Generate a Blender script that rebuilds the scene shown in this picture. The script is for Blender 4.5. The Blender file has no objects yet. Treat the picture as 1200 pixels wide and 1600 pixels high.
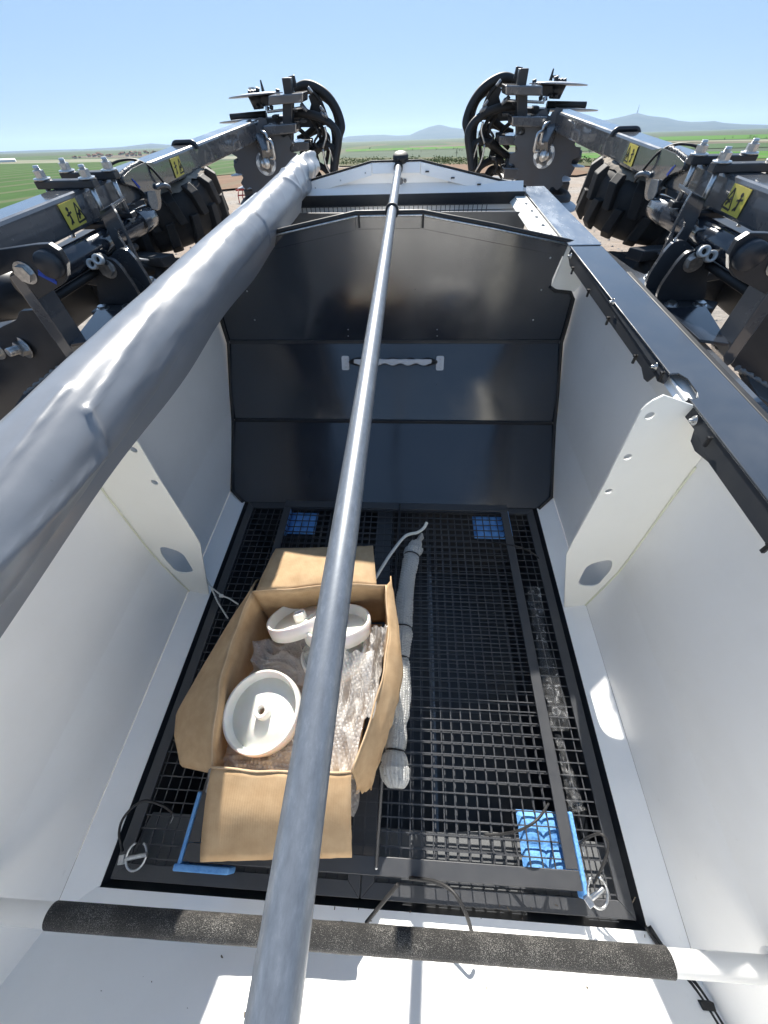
import bpy, bmesh, math, random
from mathutils import Vector as V, Matrix, noise
from mathutils.geometry import tessellate_polygon
random.seed(7)
SC = bpy.context.scene
COL = SC.collection
R_ = math.radians
S = 1.6            # metres per machine unit
HC = 3.6           # camera height over the yard, metres

# ---------------------------------------------------------------- frames
# machine axes (x right, y along the hopper, z square to its floor), machine origin at the photographer's eye
F = 600.0
def _n(v): return v.normalized()
Yc = _n(V((50, 725, 600))); Xc = V((10600, -270, -600)).normalized(); Xc = _n(Xc - Yc * Xc.dot(Yc))
Zc = Xc.cross(Yc)
if Zc.y < 0: Zc = -Zc
def c2m(c): return V((Xc.dot(c), Yc.dot(c), Zc.dot(c)))
UPm = _n(c2m(V((-.033, 1, -581 / 600))))
Wy = _n(V((0, 1, 0)) - UPm * UPm.y); Wx = Wy.cross(UPm)
ROT = Matrix((Wx, Wy, UPm))                 # machine -> world rotation
ORG = V((0, 0, HC))
def m2w(p): return ROT @ (V(p) * S) + ORG
def ray(x, y): return c2m(V((x - 600, 800 - y, F)))
def PZ(x, y, z): d = ray(x, y); return d * (z / d.z)
def PY(x, y, Y): d = ray(x, y); return d * (Y / d.y)
def PX(x, y, X): d = ray(x, y); return d * (X / d.x)
def GP(x, y, z=0.0):                         # a point of the ground, world metres
    d = ROT @ ray(x, y); t = (z - HC) / d.z
    return V((d.x * t, d.y * t, z))

# ---------------------------------------------------------------- camera, light, exposure
cam = bpy.data.objects.new('camera', bpy.data.cameras.new('camera')); COL.objects.link(cam)
cr, cu, cf = (ROT @ c2m(V(a)) for a in ((1, 0, 0), (0, 1, 0), (0, 0, 1)))
cu = (-cf).cross(cr)
cam.matrix_world = Matrix(((cr.x, cu.x, -cf.x, 0), (cr.y, cu.y, -cf.y, 0), (cr.z, cu.z, -cf.z, HC), (0, 0, 0, 1)))
cam.data.sensor_fit = 'HORIZONTAL'; cam.data.sensor_width = 36; cam.data.lens = 18
cam.data.clip_start = .02; cam.data.clip_end = 40000
SC.camera = cam
SUN = _n(ROT @ V((-.127, 1.43, 1.0)))
el = math.asin(SUN.z); az = math.atan2(SUN.x, SUN.y)
w = bpy.data.worlds.new('World'); SC.world = w; w.use_nodes = True
nt = w.node_tree; nt.nodes.clear()
sky = nt.nodes.new('ShaderNodeTexSky'); sky.sky_type = 'NISHITA'; sky.sun_disc = False
sky.sun_elevation = el; sky.sun_rotation = az; sky.altitude = 200; sky.air_density = 1.0; sky.dust_density = .4; sky.ozone_density = 2.0
bg = nt.nodes.new('ShaderNodeBackground'); bg.inputs[1].default_value = .10
wo = nt.nodes.new('ShaderNodeOutputWorld')
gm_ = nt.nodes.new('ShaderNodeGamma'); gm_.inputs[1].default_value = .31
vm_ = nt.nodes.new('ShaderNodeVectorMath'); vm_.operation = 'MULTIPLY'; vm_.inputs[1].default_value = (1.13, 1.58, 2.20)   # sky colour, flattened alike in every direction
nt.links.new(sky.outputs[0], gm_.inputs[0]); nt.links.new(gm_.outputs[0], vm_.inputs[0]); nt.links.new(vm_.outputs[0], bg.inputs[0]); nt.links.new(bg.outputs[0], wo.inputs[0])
sl = bpy.data.lights.new('sun', 'SUN'); sl.energy = 5.0; sl.angle = R_(.53); sl.color = (1, .95, .87)
so = bpy.data.objects.new('sun', sl); COL.objects.link(so)
so.rotation_euler = SUN.to_track_quat('Z', 'Y').to_euler(); so.location = (0, 0, 60)
SC.view_settings.view_transform = 'Standard'; SC.view_settings.look = 'None'
SC.view_settings.gamma = 1; SC.view_settings.use_curve_mapping = False
SC.view_settings.exposure = 1.08
SC.render.engine = 'CYCLES'
cy = SC.cycles
cy.max_bounces = 10; cy.diffuse_bounces = 7; cy.glossy_bounces = 4; cy.transmission_bounces = 6; cy.transparent_max_bounces = 12; cy.volume_bounces = 0
cy.use_denoising = True; cy.sample_clamp_indirect = 10
cy.caustics_reflective = False; cy.caustics_refractive = False

# ---------------------------------------------------------------- materials
class N:
    def __init__(s, name):
        s.m = bpy.data.materials.new(name); s.m.use_nodes = True; s.t = s.m.node_tree
        s.b = s.t.nodes['Principled BSDF']
    def n(s, t, **k):
        a = s.t.nodes.new('ShaderNode' + t)
        for q, v in k.items():
            if q.startswith('i_'): a.inputs[q[2:].replace('_', ' ')].default_value = v
            else: setattr(a, q, v)
        return a
    def l(s, a, b): s.t.links.new(a, b)
    def co(s, kind='Object', scale=None):
        c = s.n('TexCoord').outputs[kind]
        if scale:
            mp = s.n('Mapping'); mp.inputs['Scale'].default_value = scale; s.l(c, mp.inputs[0]); c = mp.outputs[0]
        return c
    def noise(s, scale, det=4, rough=.55, co=None, dist=0.0):
        a = s.n('TexNoise'); a.inputs['Scale'].default_value = scale; a.inputs['Detail'].default_value = det
        a.inputs['Roughness'].default_value = rough; a.inputs['Distortion'].default_value = dist
        s.l(co or s.co(), a.inputs['Vector']); return a.outputs['Fac']
    def ramp(s, fac, stops):
        r = s.n('ValToRGB'); e = r.color_ramp.elements
        while len(e) < len(stops): e.new(.5)
        for k, (p, c) in enumerate(stops):
            e[k].position = p; e[k].color = (*c, 1) if len(c) == 3 else c
        s.l(fac, r.inputs[0]); return r.outputs[0]
    def mix(s, fac, a, b):
        x = s.n('Mix', data_type='RGBA')
        for sock, val in ((x.inputs[0], fac), (x.inputs[6], a), (x.inputs[7], b)):
            if hasattr(val, 'is_linked'): s.l(val, sock)
            elif isinstance(val, (int, float)): sock.default_value = val
            else: sock.default_value = (*val, 1)
        return x.outputs[2]
    def bump(s, fac, st, dist=.01, prev=None):
        b = s.n('Bump'); b.inputs['Strength'].default_value = st; b.inputs['Distance'].default_value = dist
        s.l(fac, b.inputs['Height'])
        if prev: s.l(prev, b.inputs['Normal'])
        return b.outputs[0]
    def set(s, col=None, rough=None, metal=None, normal=None, **k):
        for sock, val in (('Base Color', col), ('Roughness', rough), ('Metallic', metal), ('Normal', normal)):
            if val is None: continue
            if hasattr(val, 'is_linked'): s.l(val, s.b.inputs[sock])
            elif sock == 'Base Color': s.b.inputs[sock].default_value = (*val, 1)
            else: s.b.inputs[sock].default_value = val
        for q, v in k.items(): s.b.inputs[q.replace('_', ' ')].default_value = v
        return s.m

def paint(name, c, rough, dust=.25, dustcol=(.25, .22, .18), scl=6, spec=.5, peel=.04, coat=0.0, wavy=0.0):
    a = N(name); n1 = a.noise(scl, 6, .65); n2 = a.noise(scl * 14, 3, .6)
    f = a.ramp(n1, [(.42, (0, 0, 0)), (.75, (1, 1, 1))])
    mm = a.n('Math', operation='MULTIPLY'); a.l(f, mm.inputs[0]); mm.inputs[1].default_value = dust
    col = a.mix(mm.outputs[0], c, dustcol)
    speck = a.ramp(n2, [(.70, (0, 0, 0)), (.76, (1, 1, 1))])
    mk = a.n('Math', operation='MULTIPLY'); a.l(speck, mk.inputs[0]); mk.inputs[1].default_value = dust * .7
    col = a.mix(mk.outputs[0], col, dustcol)
    rr = a.n('MapRange'); a.l(n1, rr.inputs[0]); rr.inputs[1].default_value = .3; rr.inputs[2].default_value = .8
    rr.inputs[3].default_value = rough; rr.inputs[4].default_value = min(1, rough + .22)
    if wavy:
        ws = a.noise(3.5, 8, .8, a.co('Object', (9, 1.2, 1.5)), .6); sc_ = a.ramp(ws, [(.66, (0, 0, 0)), (.70, (.22, .22, .22)), (.74, (0, 0, 0))]); col = a.mix(sc_, col, dustcol)
    nb = a.bump(a.noise(260, 2), peel, .002, a.bump(a.noise(1.7, 1), wavy, .15) if wavy else None)
    return a.set(col, rr.outputs[0], 0, nb, Specular_IOR_Level=spec, Coat_Weight=coat)

M = {}
M['white'] = paint('white_paint', (.89, .89, .88), .30, .13, (.50, .48, .43), 2.2, wavy=.05)
M['ivory'] = paint('ivory_paint', (.84, .83, .77), .36, .08, (.45, .42, .34), 3)
M['dark'] = paint('anthracite_paint', (.024, .028, .035), .30, .22, (.13, .12, .10), 5)
M['gloss'] = paint('anthracite_gloss_paint', (.014, .019, .029), .075, .15, (.07, .07, .07), 3, spec=.95, peel=.03, wavy=.10)
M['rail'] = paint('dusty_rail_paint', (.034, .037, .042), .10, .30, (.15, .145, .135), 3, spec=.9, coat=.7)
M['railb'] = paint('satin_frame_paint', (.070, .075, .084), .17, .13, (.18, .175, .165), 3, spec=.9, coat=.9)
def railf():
    a = N('rail_sky_reflection'); n = a.noise(5, 6, .7, a.co('Object', (2, .6, 1)))  # sky reflection on the far rail, put into a paler metallic base colour
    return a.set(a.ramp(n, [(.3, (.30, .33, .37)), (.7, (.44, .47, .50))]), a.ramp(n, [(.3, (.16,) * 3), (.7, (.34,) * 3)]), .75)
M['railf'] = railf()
M['grate'] = paint('grate_paint', (.046, .048, .053), .34, .18, (.10, .10, .10), 8)
M['black'] = paint('black_rubber', (.012, .012, .013), .5, .2, (.08, .075, .07), 8)
def zinc():
    a = N('zinc_plating'); n = a.noise(60, 4)
    return a.set(a.ramp(n, [(.3, (.42, .43, .44)), (.7, (.70, .70, .69))]), .32, 1.0)
M['zinc'] = zinc()
def galv():
    a = N('galvanised_tube'); n = a.noise(90, 5, .7, a.co('Object', (1, .35, 1)))
    c = a.ramp(n, [(.3, (.16, .175, .195)), (.55, (.22, .238, .26)), (.75, (.31, .325, .345))])
    return a.set(c, a.ramp(n, [(.3, (.42,) * 3), (.7, (.30,) * 3)]), .55, a.bump(a.noise(160, 3), .06, .002))
M['galv'] = galv()
def tarp():
    a = N('grey_vinyl_tarp'); n = a.noise(5, 5, .6)
    c = a.ramp(n, [(.3, (.165, .178, .198)), (.7, (.205, .218, .24))])
    b = a.bump(a.noise(9, 3, .5, a.co('Object', (1, .4, 1))), .12, .02)
    return a.set(c, a.ramp(n, [(.3, (.27,) * 3), (.7, (.33,) * 3)]), 0, a.bump(a.noise(500, 2), .08, .001, b), Specular_IOR_Level=.62)
M['tarp'] = tarp()
def foam():
    a = N('black_grip_tape'); n = a.noise(560, 2, .65); n1 = a.noise(16, 4)
    md = a.n('Math', operation='MULTIPLY_ADD'); a.l(n1, md.inputs[0]); md.inputs[1].default_value = .30; md.inputs[2].default_value = -.15
    ad = a.n('Math', operation='ADD'); a.l(n, ad.inputs[0]); a.l(md.outputs[0], ad.inputs[1]); n = ad.outputs[0]
    c = a.mix(a.ramp(n, [(.55, (0, 0, 0)), (.68, (1, 1, 1))]), (.014, .0135, .013), (.26, .25, .23))
    return a.set(c, .6, 0, a.bump(n, .9, .004))
M['foam'] = foam()
def card(name, c1, c2):
    a = N(name); co = a.co('Object')
    wv = a.n('TexWave', wave_type='BANDS', bands_direction='X'); wv.inputs['Scale'].default_value = 42; wv.inputs['Distortion'].default_value = .6
    a.l(co, wv.inputs['Vector'])
    n = a.noise(18, 5, .6)
    col = a.ramp(n, [(.3, c1), (.7, c2)])
    return a.set(col, .82, 0, a.bump(n, .25, .006, a.bump(wv.outputs['Fac'], .10, .002)), Specular_IOR_Level=.25)
M['card'] = card('corrugated_cardboard', (.40, .265, .145), (.50, .35, .205))
def plastic():
    a = N('white_nylon'); n = a.noise(9, 4)
    c = a.ramp(n, [(.35, (.82, .81, .77)), (.75, (.74, .72, .64))])
    m = a.set(c, .38, 0, None, Subsurface_Weight=.18, Subsurface_Scale=.02)
    return m
M['nylon'] = plastic()
def bluefoam():
    a = N('blue_packing_foam'); n = a.noise(34, 3); v = a.n('TexVoronoi'); v.inputs['Scale'].default_value = 120; a.l(a.co(), v.inputs['Vector'])
    return a.set(a.ramp(n, [(.3, (.085, .26, .60)), (.7, (.15, .37, .72))]), .7, 0, a.bump(v.outputs['Distance'], .4, .004))
M['blue'] = bluefoam()
def bubble(name, tint, alpha, rough=.12):
    a = N(name); a.set(tint, rough, 0, a.bump(a.noise(30, 3, .6), .4, .01), Specular_IOR_Level=.9)
    tl_ = a.n('BsdfTranslucent'); tl_.inputs[0].default_value = (*tint, 1)
    m1 = a.n('MixShader'); m1.inputs[0].default_value = .45; a.l(a.b.outputs[0], m1.inputs[1]); a.l(tl_.outputs[0], m1.inputs[2])
    tr = a.n('BsdfTransparent'); mx = a.n('MixShader'); mx.inputs[0].default_value = alpha
    a.l(tr.outputs[0], mx.inputs[1]); a.l(m1.outputs[0], mx.inputs[2])
    out = [q for q in a.t.nodes if q.type == 'OUTPUT_MATERIAL'][0]
    a.l(mx.outputs[0], out.inputs[0]); return a.m
M['bubble'] = bubble('bubble_wrap_film', (.92, .91, .89), .44)
M['blister'] = bubble('bubble_wrap_blister', (.94, .93, .91), .42, .06)
M['bubble2'] = bubble('bubble_wrap_roll', (.70, .70, .68), .72, .2)
M['blister2'] = bubble('bubble_roll_blister', (.86, .86, .84), .62, .08)
def film():
    a = N('clear_film'); n = a.noise(26, 6, .7, dist=1.2)
    a.set((.55, .56, .57), .10, 0, a.bump(n, 1.0, .04), Specular_IOR_Level=.8)
    tr = a.n('BsdfTransparent'); mx = a.n('MixShader')
    a.l(a.ramp(n, [(.42, (.06,) * 3), (.55, (.22,) * 3), (.66, (.7,) * 3)]), mx.inputs[0]); a.l(tr.outputs[0], mx.inputs[1]); a.l(a.b.outputs[0], mx.inputs[2])
    out = [q for q in a.t.nodes if q.type == 'OUTPUT_MATERIAL'][0]
    a.l(mx.outputs[0], out.inputs[0]); return a.m
M['film'] = film()
def simple(name, c, r=.5, metal=0.0, **k): return N(name).set(c, r, metal, None, **k)
M['yellow'] = paint('yellow_sticker', (.72, .60, .10), .35, .15, (.55, .5, .3), 20)
M['zincw'] = simple('white_ring', (.70, .70, .68), .35)
M['ink'] = simple('black_print', (.02, .02, .02), .5)
M['strap'] = simple('white_nylon_strap', (.62, .62, .58), .4)
M['bluechalk'] = simple('blue_marker', (.03, .09, .50), .6)
M['rust'] = paint('weld_bead', (.16, .16, .16), .45, .3, (.3, .28, .24), 40)
M['tyre'] = paint('tyre_rubber', (.016, .016, .017), .62, .35, (.12, .10, .08), 7)
M['mud'] = paint('dried_mud', (.34, .30, .25), .9, .6, (.16, .14, .12), 30, spec=.1, peel=.5)
M['disc'] = paint('bare_disc_steel', (.36, .39, .43), .28, .25, (.2, .2, .2), 8)
M['ndisc'] = paint('dark_notched_steel', (.060, .066, .078), .42, .5, (.085, .060, .045), 5)
M['red'] = paint('red_paint', (.42, .03, .025), .4, .2)
M['seal'] = simple('cream_sealant', (.72, .72, .58), .55)

# ---------------------------------------------------------------- mesh building
def frame(ax):
    ax = V(ax).normalized(); h = V((0, 0, 1)) if abs(ax.z) < .9 else V((1, 0, 0))
    a = ax.cross(h).normalized(); return a, ax.cross(a).normalized(), ax
class MB:
    def __init__(s): s.v = []; s.f = []; s.mi = []; s.sm = []
    def add(s, vs, fs, mat=0, smooth=False):
        o = len(s.v); s.v += [V(p) for p in vs]
        for q in fs: s.f.append([i + o for i in q]); s.mi.append(mat); s.sm.append(smooth)
        return s
    def prism(s, pts, vec, mat=0):
        vec = V(vec); n = len(pts); pts = [V(p) for p in pts]
        s.add(pts + [p + vec for p in pts], [list(range(n))[::-1], list(range(n, 2 * n))] + [[i, (i + 1) % n, (i + 1) % n + n, i + n] for i in range(n)], mat); return s
    def plate(s, loops, vec, mat=0):
        vec = V(vec); L = [[V(p) for p in l] for l in loops]; tris = tessellate_polygon(L)
        fl = [p for l in L for p in l]; n = len(fl)
        fs = [list(t) for t in tris] + [[i + n for i in t][::-1] for t in tris]; o = 0
        for l in L:
            k = len(l); fs += [[o + i, o + (i + 1) % k, o + (i + 1) % k + n, o + i + n] for i in range(k)]; o += k
        return s.add(fl + [p + vec for p in fl], fs, mat)
    def box(s, c, size, ax=None, mat=0):
        a = [V(q) for q in ax] if ax else [V((1, 0, 0)), V((0, 1, 0)), V((0, 0, 1))]
        c = V(c); h = [a[i] * size[i] / 2 for i in range(3)]
        vs = [c + h[0] * i + h[1] * j + h[2] * k for k in (-1, 1) for j in (-1, 1) for i in (-1, 1)]
        return s.add(vs, [(0, 2, 3, 1), (4, 5, 7, 6), (0, 1, 5, 4), (2, 6, 7, 3), (0, 4, 6, 2), (1, 3, 7, 5)], mat)
    def bar(s, p0, p1, w, h, up=(0, 0, 1), mat=0):
        p0 = V(p0); p1 = V(p1); d = (p1 - p0).normalized(); sd = d.cross(V(up)).normalized(); u = sd.cross(d)
        return s.box((p0 + p1) / 2, ((p1 - p0).length, w, h), (d, sd, u), mat)
    def tube(s, pts, r, n=8, closed=False, mat=0, caps=True, smooth=True):
        P = [V(p) for p in pts]; k = len(P); R = r if isinstance(r, (list, tuple)) else [r] * k
        rings = []; pa = None
        for i in range(k):
            a, b = (P[(i - 1) % k], P[(i + 1) % k]) if closed else (P[max(i - 1, 0)], P[min(i + 1, k - 1)])
            t = (b - a).normalized()
            if pa is None: pa = frame(t)[0]
            pa = (pa - t * pa.dot(t)).normalized(); pb = t.cross(pa)
            rings += [P[i] + (pa * math.cos(2 * math.pi * j / n) + pb * math.sin(2 * math.pi * j / n)) * R[i] for j in range(n)]
        fs = []
        for i in range(k if closed else k - 1):
            i2 = (i + 1) % k
            fs += [[i * n + j, i * n + (j + 1) % n, i2 * n + (j + 1) % n, i2 * n + j] for j in range(n)]
        o = len(s.v); s.add(rings, fs, mat, smooth)
        if caps and not closed: s.add([], [], mat); s.f += [[o + j for j in range(n)][::-1], [o + (k - 1) * n + j for j in range(n)]]; s.mi += [mat] * 2; s.sm += [False] * 2
        return s
    def cyl(s, p0, p1, r, n=16, r1=None, mat=0, smooth=True): return s.tube([p0, p1], [r, r if r1 is None else r1], n, False, mat, True, smooth)
    def lathe(s, prof, c, ax, n=32, mat=0, closed=False, smooth=True):
        a, b, u = frame(ax); c = V(c); k = len(prof)
        vs = [c + u * z + (a * math.cos(2 * math.pi * j / n) + b * math.sin(2 * math.pi * j / n)) * r for r, z in prof for j in range(n)]
        fs = []
        for i in range(k if closed else k - 1):
            i2 = (i + 1) % k; fs += [[i * n + j, i * n + (j + 1) % n, i2 * n + (j + 1) % n, i2 * n + j] for j in range(n)]
        return s.add(vs, fs, mat, smooth)
    def grid(s, fn, nu, nv, wrap=False, mat=0, smooth=True):
        vs = [fn(i / (nu - 1), j / nv if wrap else j / (nv - 1)) for i in range(nu) for j in range(nv)]
        fs = [[i * nv + j, i * nv + (j + 1) % nv, (i + 1) * nv + (j + 1) % nv, (i + 1) * nv + j] for i in range(nu - 1) for j in range(nv if wrap else nv - 1)]
        return s.add(vs, fs, mat, smooth)
    def mesh(s, name, mats, base=V((0, 0, 0)), scale=S):
        me = bpy.data.meshes.new(name); base = V(base)
        me.from_pydata([(p - base) * scale for p in s.v], [], s.f)
        for m in (mats if isinstance(mats, (list, tuple)) else [mats]): me.materials.append(M[m] if isinstance(m, str) else m)
        for i, p in enumerate(me.polygons): p.material_index = s.mi[i]; p.use_smooth = s.sm[i]
        bm = bmesh.new(); bm.from_mesh(me); bmesh.ops.recalc_face_normals(bm, faces=bm.faces); bm.to_mesh(me); bm.free()
        return me
def tag(o, label=None, cat=None, group=None, kind=None):
    for k, v in (('label', label), ('category', cat), ('group', group), ('kind', kind)):
        if v: o[k] = v
    return o
BASE = {}
def wmat(base): return Matrix.Translation(m2w(base)) @ ROT.to_4x4()
def thing(name, label, cat, base, group=None):
    o = bpy.data.objects.new(name, None); COL.objects.link(o); o.empty_display_size = .1
    o.matrix_world = wmat(base); BASE[o.name] = V(base); return tag(o, label, cat, group)
def root_of(o):
    while o.parent: o = o.parent
    return o
def bev(o, w, seg=2, ang=35):
    if w:
        m = o.modifiers.new('bevel', 'BEVEL'); m.width = w * S; m.segments = seg; m.limit_method = 'ANGLE'; m.angle_limit = R_(ang)
    return o
def part(parent, name, mb, mat, bevel=0, kind=None, label=None):
    me = mb.mesh(name, mat, BASE[root_of(parent).name]); o = bpy.data.objects.new(name, me); COL.objects.link(o); o.parent = parent
    bev(o, bevel); return tag(o, label=label, kind=kind)
def solo(name, mb, mat, label, cat, base, group=None, bevel=0, kind=None):
    o = bpy.data.objects.new(name, mb.mesh(name, mat, base)); COL.objects.link(o); o.matrix_world = wmat(base); BASE[o.name] = V(base)
    bev(o, bevel); return tag(o, label, cat, group, kind)
def inst(parent, name, me, pos, ax=(0, 0, 1), spin=0.0, sc=1.0):
    o = bpy.data.objects.new(name, me); COL.objects.link(o); o.parent = parent
    a, b, u = frame(ax); b = u.cross(a)
    m = Matrix((a, b, u)).transposed().to_4x4() @ Matrix.Rotation(spin, 4, 'Z')
    o.matrix_local = Matrix.Translation((V(pos) - BASE[root_of(parent).name]) * S) @ m @ Matrix.Scale(sc, 4)
    return o
def spline(pts, k=6, closed=False):
    P = [V(p) for p in pts]; n = len(P); out = []
    for i in range(n if closed else n - 1):
        g = lambda q: P[q % n] if closed else P[max(0, min(n - 1, q))]
        a, b, c, d = g(i - 1), g(i), g(i + 1), g(i + 2)
        for j in range(k):
            t = j / k; out.append(.5 * ((2 * b) + (c - a) * t + (2 * a - 5 * b + 4 * c - d) * t * t + (3 * b - a - 3 * c + d) * t ** 3))
    if not closed: out.append(P[-1])
    return out
def round_poly(pts, r, k=4):
    P = [V(p) for p in pts]; n = len(P); out = []
    for i in range(n):
        a, b, c = P[i - 1], P[i], P[(i + 1) % n]; rr = min(r, (a - b).length * .45, (c - b).length * .45)
        p, q = b + (a - b).normalized() * rr, b + (c - b).normalized() * rr
        for j in range(k + 1):
            t = j / k; out.append(p * (1 - t) ** 2 + b * 2 * t * (1 - t) + q * t * t)
    return out
def hexm(name, r, h, washer=1.45, stud=0.0, sr=.5):
    b = MB()
    if washer: b.cyl((0, 0, 0), (0, 0, h * .22), r * washer, 18)
    b.cyl((0, 0, h * .2), (0, 0, h), r, 6, smooth=False)
    if stud:
        b.cyl((0, 0, h), (0, 0, h + stud), r * sr, 10)
        for i in range(int(stud / (r * .18))): b.lathe([(r * sr, 0), (r * sr * 1.12, r * .045), (r * sr, r * .09)], (0, 0, h + i * r * .18), (0, 0, 1), 10)
    return b.mesh(name, 'zinc')
BOLT = hexm('bolt', .011, .009); NUT = hexm('nut', .012, .013, 1.5, .012, .55); SCREW = hexm('screw', .0042, .004, 1.5)
RIVET = MB().lathe([(0, .0015), (.0022, .0012), (.003, 0)], (0, 0, 0), (0, 0, 1), 10).mesh('screw', 'zinc')
CLIP = MB().box((0, 0, .002), (.005, .018, .004)).box((0, -.007, .004), (.005, .004, .006)).mesh('clip', 'black')
CX = -.067
def A(s, a, Y, z): return V((CX + s * a, Y, z))
def mir(s, p): return V((p.x if s > 0 else 2 * CX - p.x, p.y, p.z))   # a right-hand point, mirrored for the left wing
exec_order = None
# ================================================================= SETTING
def gmesh(name, mb, mat, **k):
    o = bpy.data.objects.new(name, mb.mesh(name, mat, scale=1)); COL.objects.link(o); return tag(o, **k)
def groundmat():
    a = N('yard_gravel'); co = a.co('Generated') if 0 else a.n('NewGeometry').outputs['Position']
    n1 = a.noise(.11, 5, .6, co); n2 = a.noise(1.3, 6, .7, co); n3 = a.noise(14, 4, .75, co)
    base = a.ramp(n2, [(.28, (.17, .15, .125)), (.5, (.31, .275, .23)), (.72, (.45, .405, .345))])
    fine = a.mix(a.ramp(n3, [(.35, (0, 0, 0)), (.65, (1, 1, 1))]), base, (.34, .31, .28))
    col = a.mix(a.ramp(n1, [(.4, (0, 0, 0)), (.62, (.8, .8, .8))]), fine, (.33, .245, .18))
    ln = a.n('VectorMath', operation='LENGTH'); a.l(co, ln.inputs[0]); mr = a.n('MapRange'); a.l(ln.outputs['Value'], mr.inputs[0]); mr.inputs[1].default_value = 160; mr.inputs[2].default_value = 320
    n4 = a.noise(.006, 5, .6, co); col = a.mix(mr.outputs[0], col, a.ramp(n4, [(.35, (.06, .095, .055)), (.65, (.11, .135, .085))]))
    nb = a.bump(n3, .9, .05, a.bump(n2, .8, .25))
    return a.set(col, .95, 0, nb, Specular_IOR_Level=.15)
M['yard'] = groundmat()
def fieldmat(name, c1, c2, sc, st=.4):
    a = N(name); co = a.n('NewGeometry').outputs['Position']
    n = a.noise(sc, 6, .65, co); n2 = a.noise(sc * 9, 4, .7, co)
    c = a.ramp(n, [(.32, c1), (.68, c2)]); c = a.mix(a.ramp(n2, [(.3, (0, 0, 0)), (.75, (.5, .5, .5))]), c, tuple(q * .6 for q in c1))
    wv = a.n('TexWave', wave_type='BANDS', bands_direction='X'); wv.inputs['Scale'].default_value = .035 if sc > .02 else .004; wv.inputs['Distortion'].default_value = 1.5; a.l(co, wv.inputs['Vector'])
    c = a.mix(a.ramp(wv.outputs['Fac'], [(.80, (0, 0, 0)), (.97, (.45, .45, .45))]), c, (.16, .14, .09))
    return a.set(c, .95, 0, a.bump(n2, st, .1), Specular_IOR_Level=.1)
b = MB()
RG = [0, 20, 60, 150, 400, 1000, 2500, 5000, 9000, 14000]
vs = []; fs = []; k = 48
for r in RG[1:]:
    vs += [V((r * math.cos(2 * math.pi * j / k), r * math.sin(2 * math.pi * j / k), 0)) for j in range(k)]
vs.append(V((0, 0, 0)))
fs += [[len(vs) - 1, j, (j + 1) % k] for j in range(k)]
for i in range(len(RG) - 2): fs += [[i * k + j, i * k + (j + 1) % k, (i + 1) * k + (j + 1) % k, (i + 1) * k + j] for j in range(k)]
b.add(vs, fs); gmesh('ground', b, 'yard', kind='structure')
FM = dict(
    wheat=fieldmat('green_wheat', (.035, .085, .016), (.055, .125, .022), .05),
    bright=fieldmat('bright_green_crop', (.060, .17, .020), (.085, .215, .03), .05),
    mid=fieldmat('mid_green_crop', (.06, .11, .045), (.085, .14, .06), .01),
    pale=fieldmat('pale_stubble', (.22, .23, .16), (.28, .27, .19), .01),
    plough=fieldmat('ploughed_soil', (.13, .11, .09), (.19, .16, .13), .012),
    brown=fieldmat('brown_bare_soil', (.17, .105, .065), (.25, .155, .10), .25, .7),
    olive=fieldmat('olive_grass', (.075, .085, .035), (.13, .125, .06), .12, .7),
    dull=fieldmat('far_dull_green', (.075, .105, .07), (.10, .13, .085), .004))
fz = [0.0]
def field(mat, pts, amp=0.0):
    fz[0] += .012; P = []
    q = [GP(x, y) for x, y in pts]; n = len(q)
    for i in range(n):
        a, c = q[i], q[(i + 1) % n]; m_ = max(1, min(24, int((c - a).length / 8)))
        for j in range(m_):
            p = a.lerp(c, j / m_); d = p.length
            if amp: p = p + V((0, noise.noise(p * .05) * amp * d * .02, 0))
            P.append(V((p.x, p.y, fz[0])))
    b = MB(); b.add(P, [list(t) for t in tessellate_polygon([P])])
    return gmesh('field', b, FM[mat], kind='structure')
field('dull', [(-900, 269), (-500, 258), (0, 241), (640, 224), (1060, 208), (1500, 196), (2100, 178), (2100, 230), (1500, 250), (1200, 247), (600, 256), (0, 262), (-900, 300)])
field('mid', [(-500, 262), (60, 244), (400, 233), (400, 240), (0, 252), (-500, 272)])
field('pale', [(-500, 270), (0, 251), (240, 247), (420, 243), (420, 247), (200, 253), (0, 259), (-500, 277)])
field('plough', [(90, 246), (250, 240), (370, 236), (370, 241), (180, 247)])
field('mid', [(540, 230), (760, 223), (900, 220), (900, 228), (540, 238)])
field('plough', [(640, 229), (800, 223.5), (800, 226), (640, 231)])
field('bright', [(540, 234), (740, 228), (900, 224), (900, 226), (740, 231), (540, 237)])
field('bright', [(1030, 214), (1240, 209), (1700, 197), (1700, 206), (1240, 216), (1030, 220)])
field('pale', [(1000, 222), (1240, 217.5), (1700, 206), (1700, 210), (1240, 220.5), (1000, 224)])
field('mid', [(860, 231), (1240, 222), (1700, 212), (1700, 222), (1240, 230), (860, 238)])
field('plough', [(1030, 225), (1250, 220), (1250, 222), (1030, 227)])
field('wheat', [(-900, 330), (0, 257), (200, 253), (470, 250), (470, 268), (385, 272), (300, 279), (200, 293), (0, 345), (-900, 500)], .3)
field('bright', [(860, 241), (960, 240), (1240, 237), (1900, 226), (1900, 236), (1240, 249), (960, 249), (860, 250)], .2)
field('olive', [(530, 248), (700, 247), (860, 249), (1000, 249), (1240, 250), (1240, 262), (960, 262), (860, 260), (700, 258), (530, 261)], .6)
field('brown', [(300, 281), (385, 273), (470, 269), (560, 262), (700, 258), (880, 261), (960, 266), (900, 277), (700, 272), (560, 280), (420, 292), (340, 300)], .5)

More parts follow.
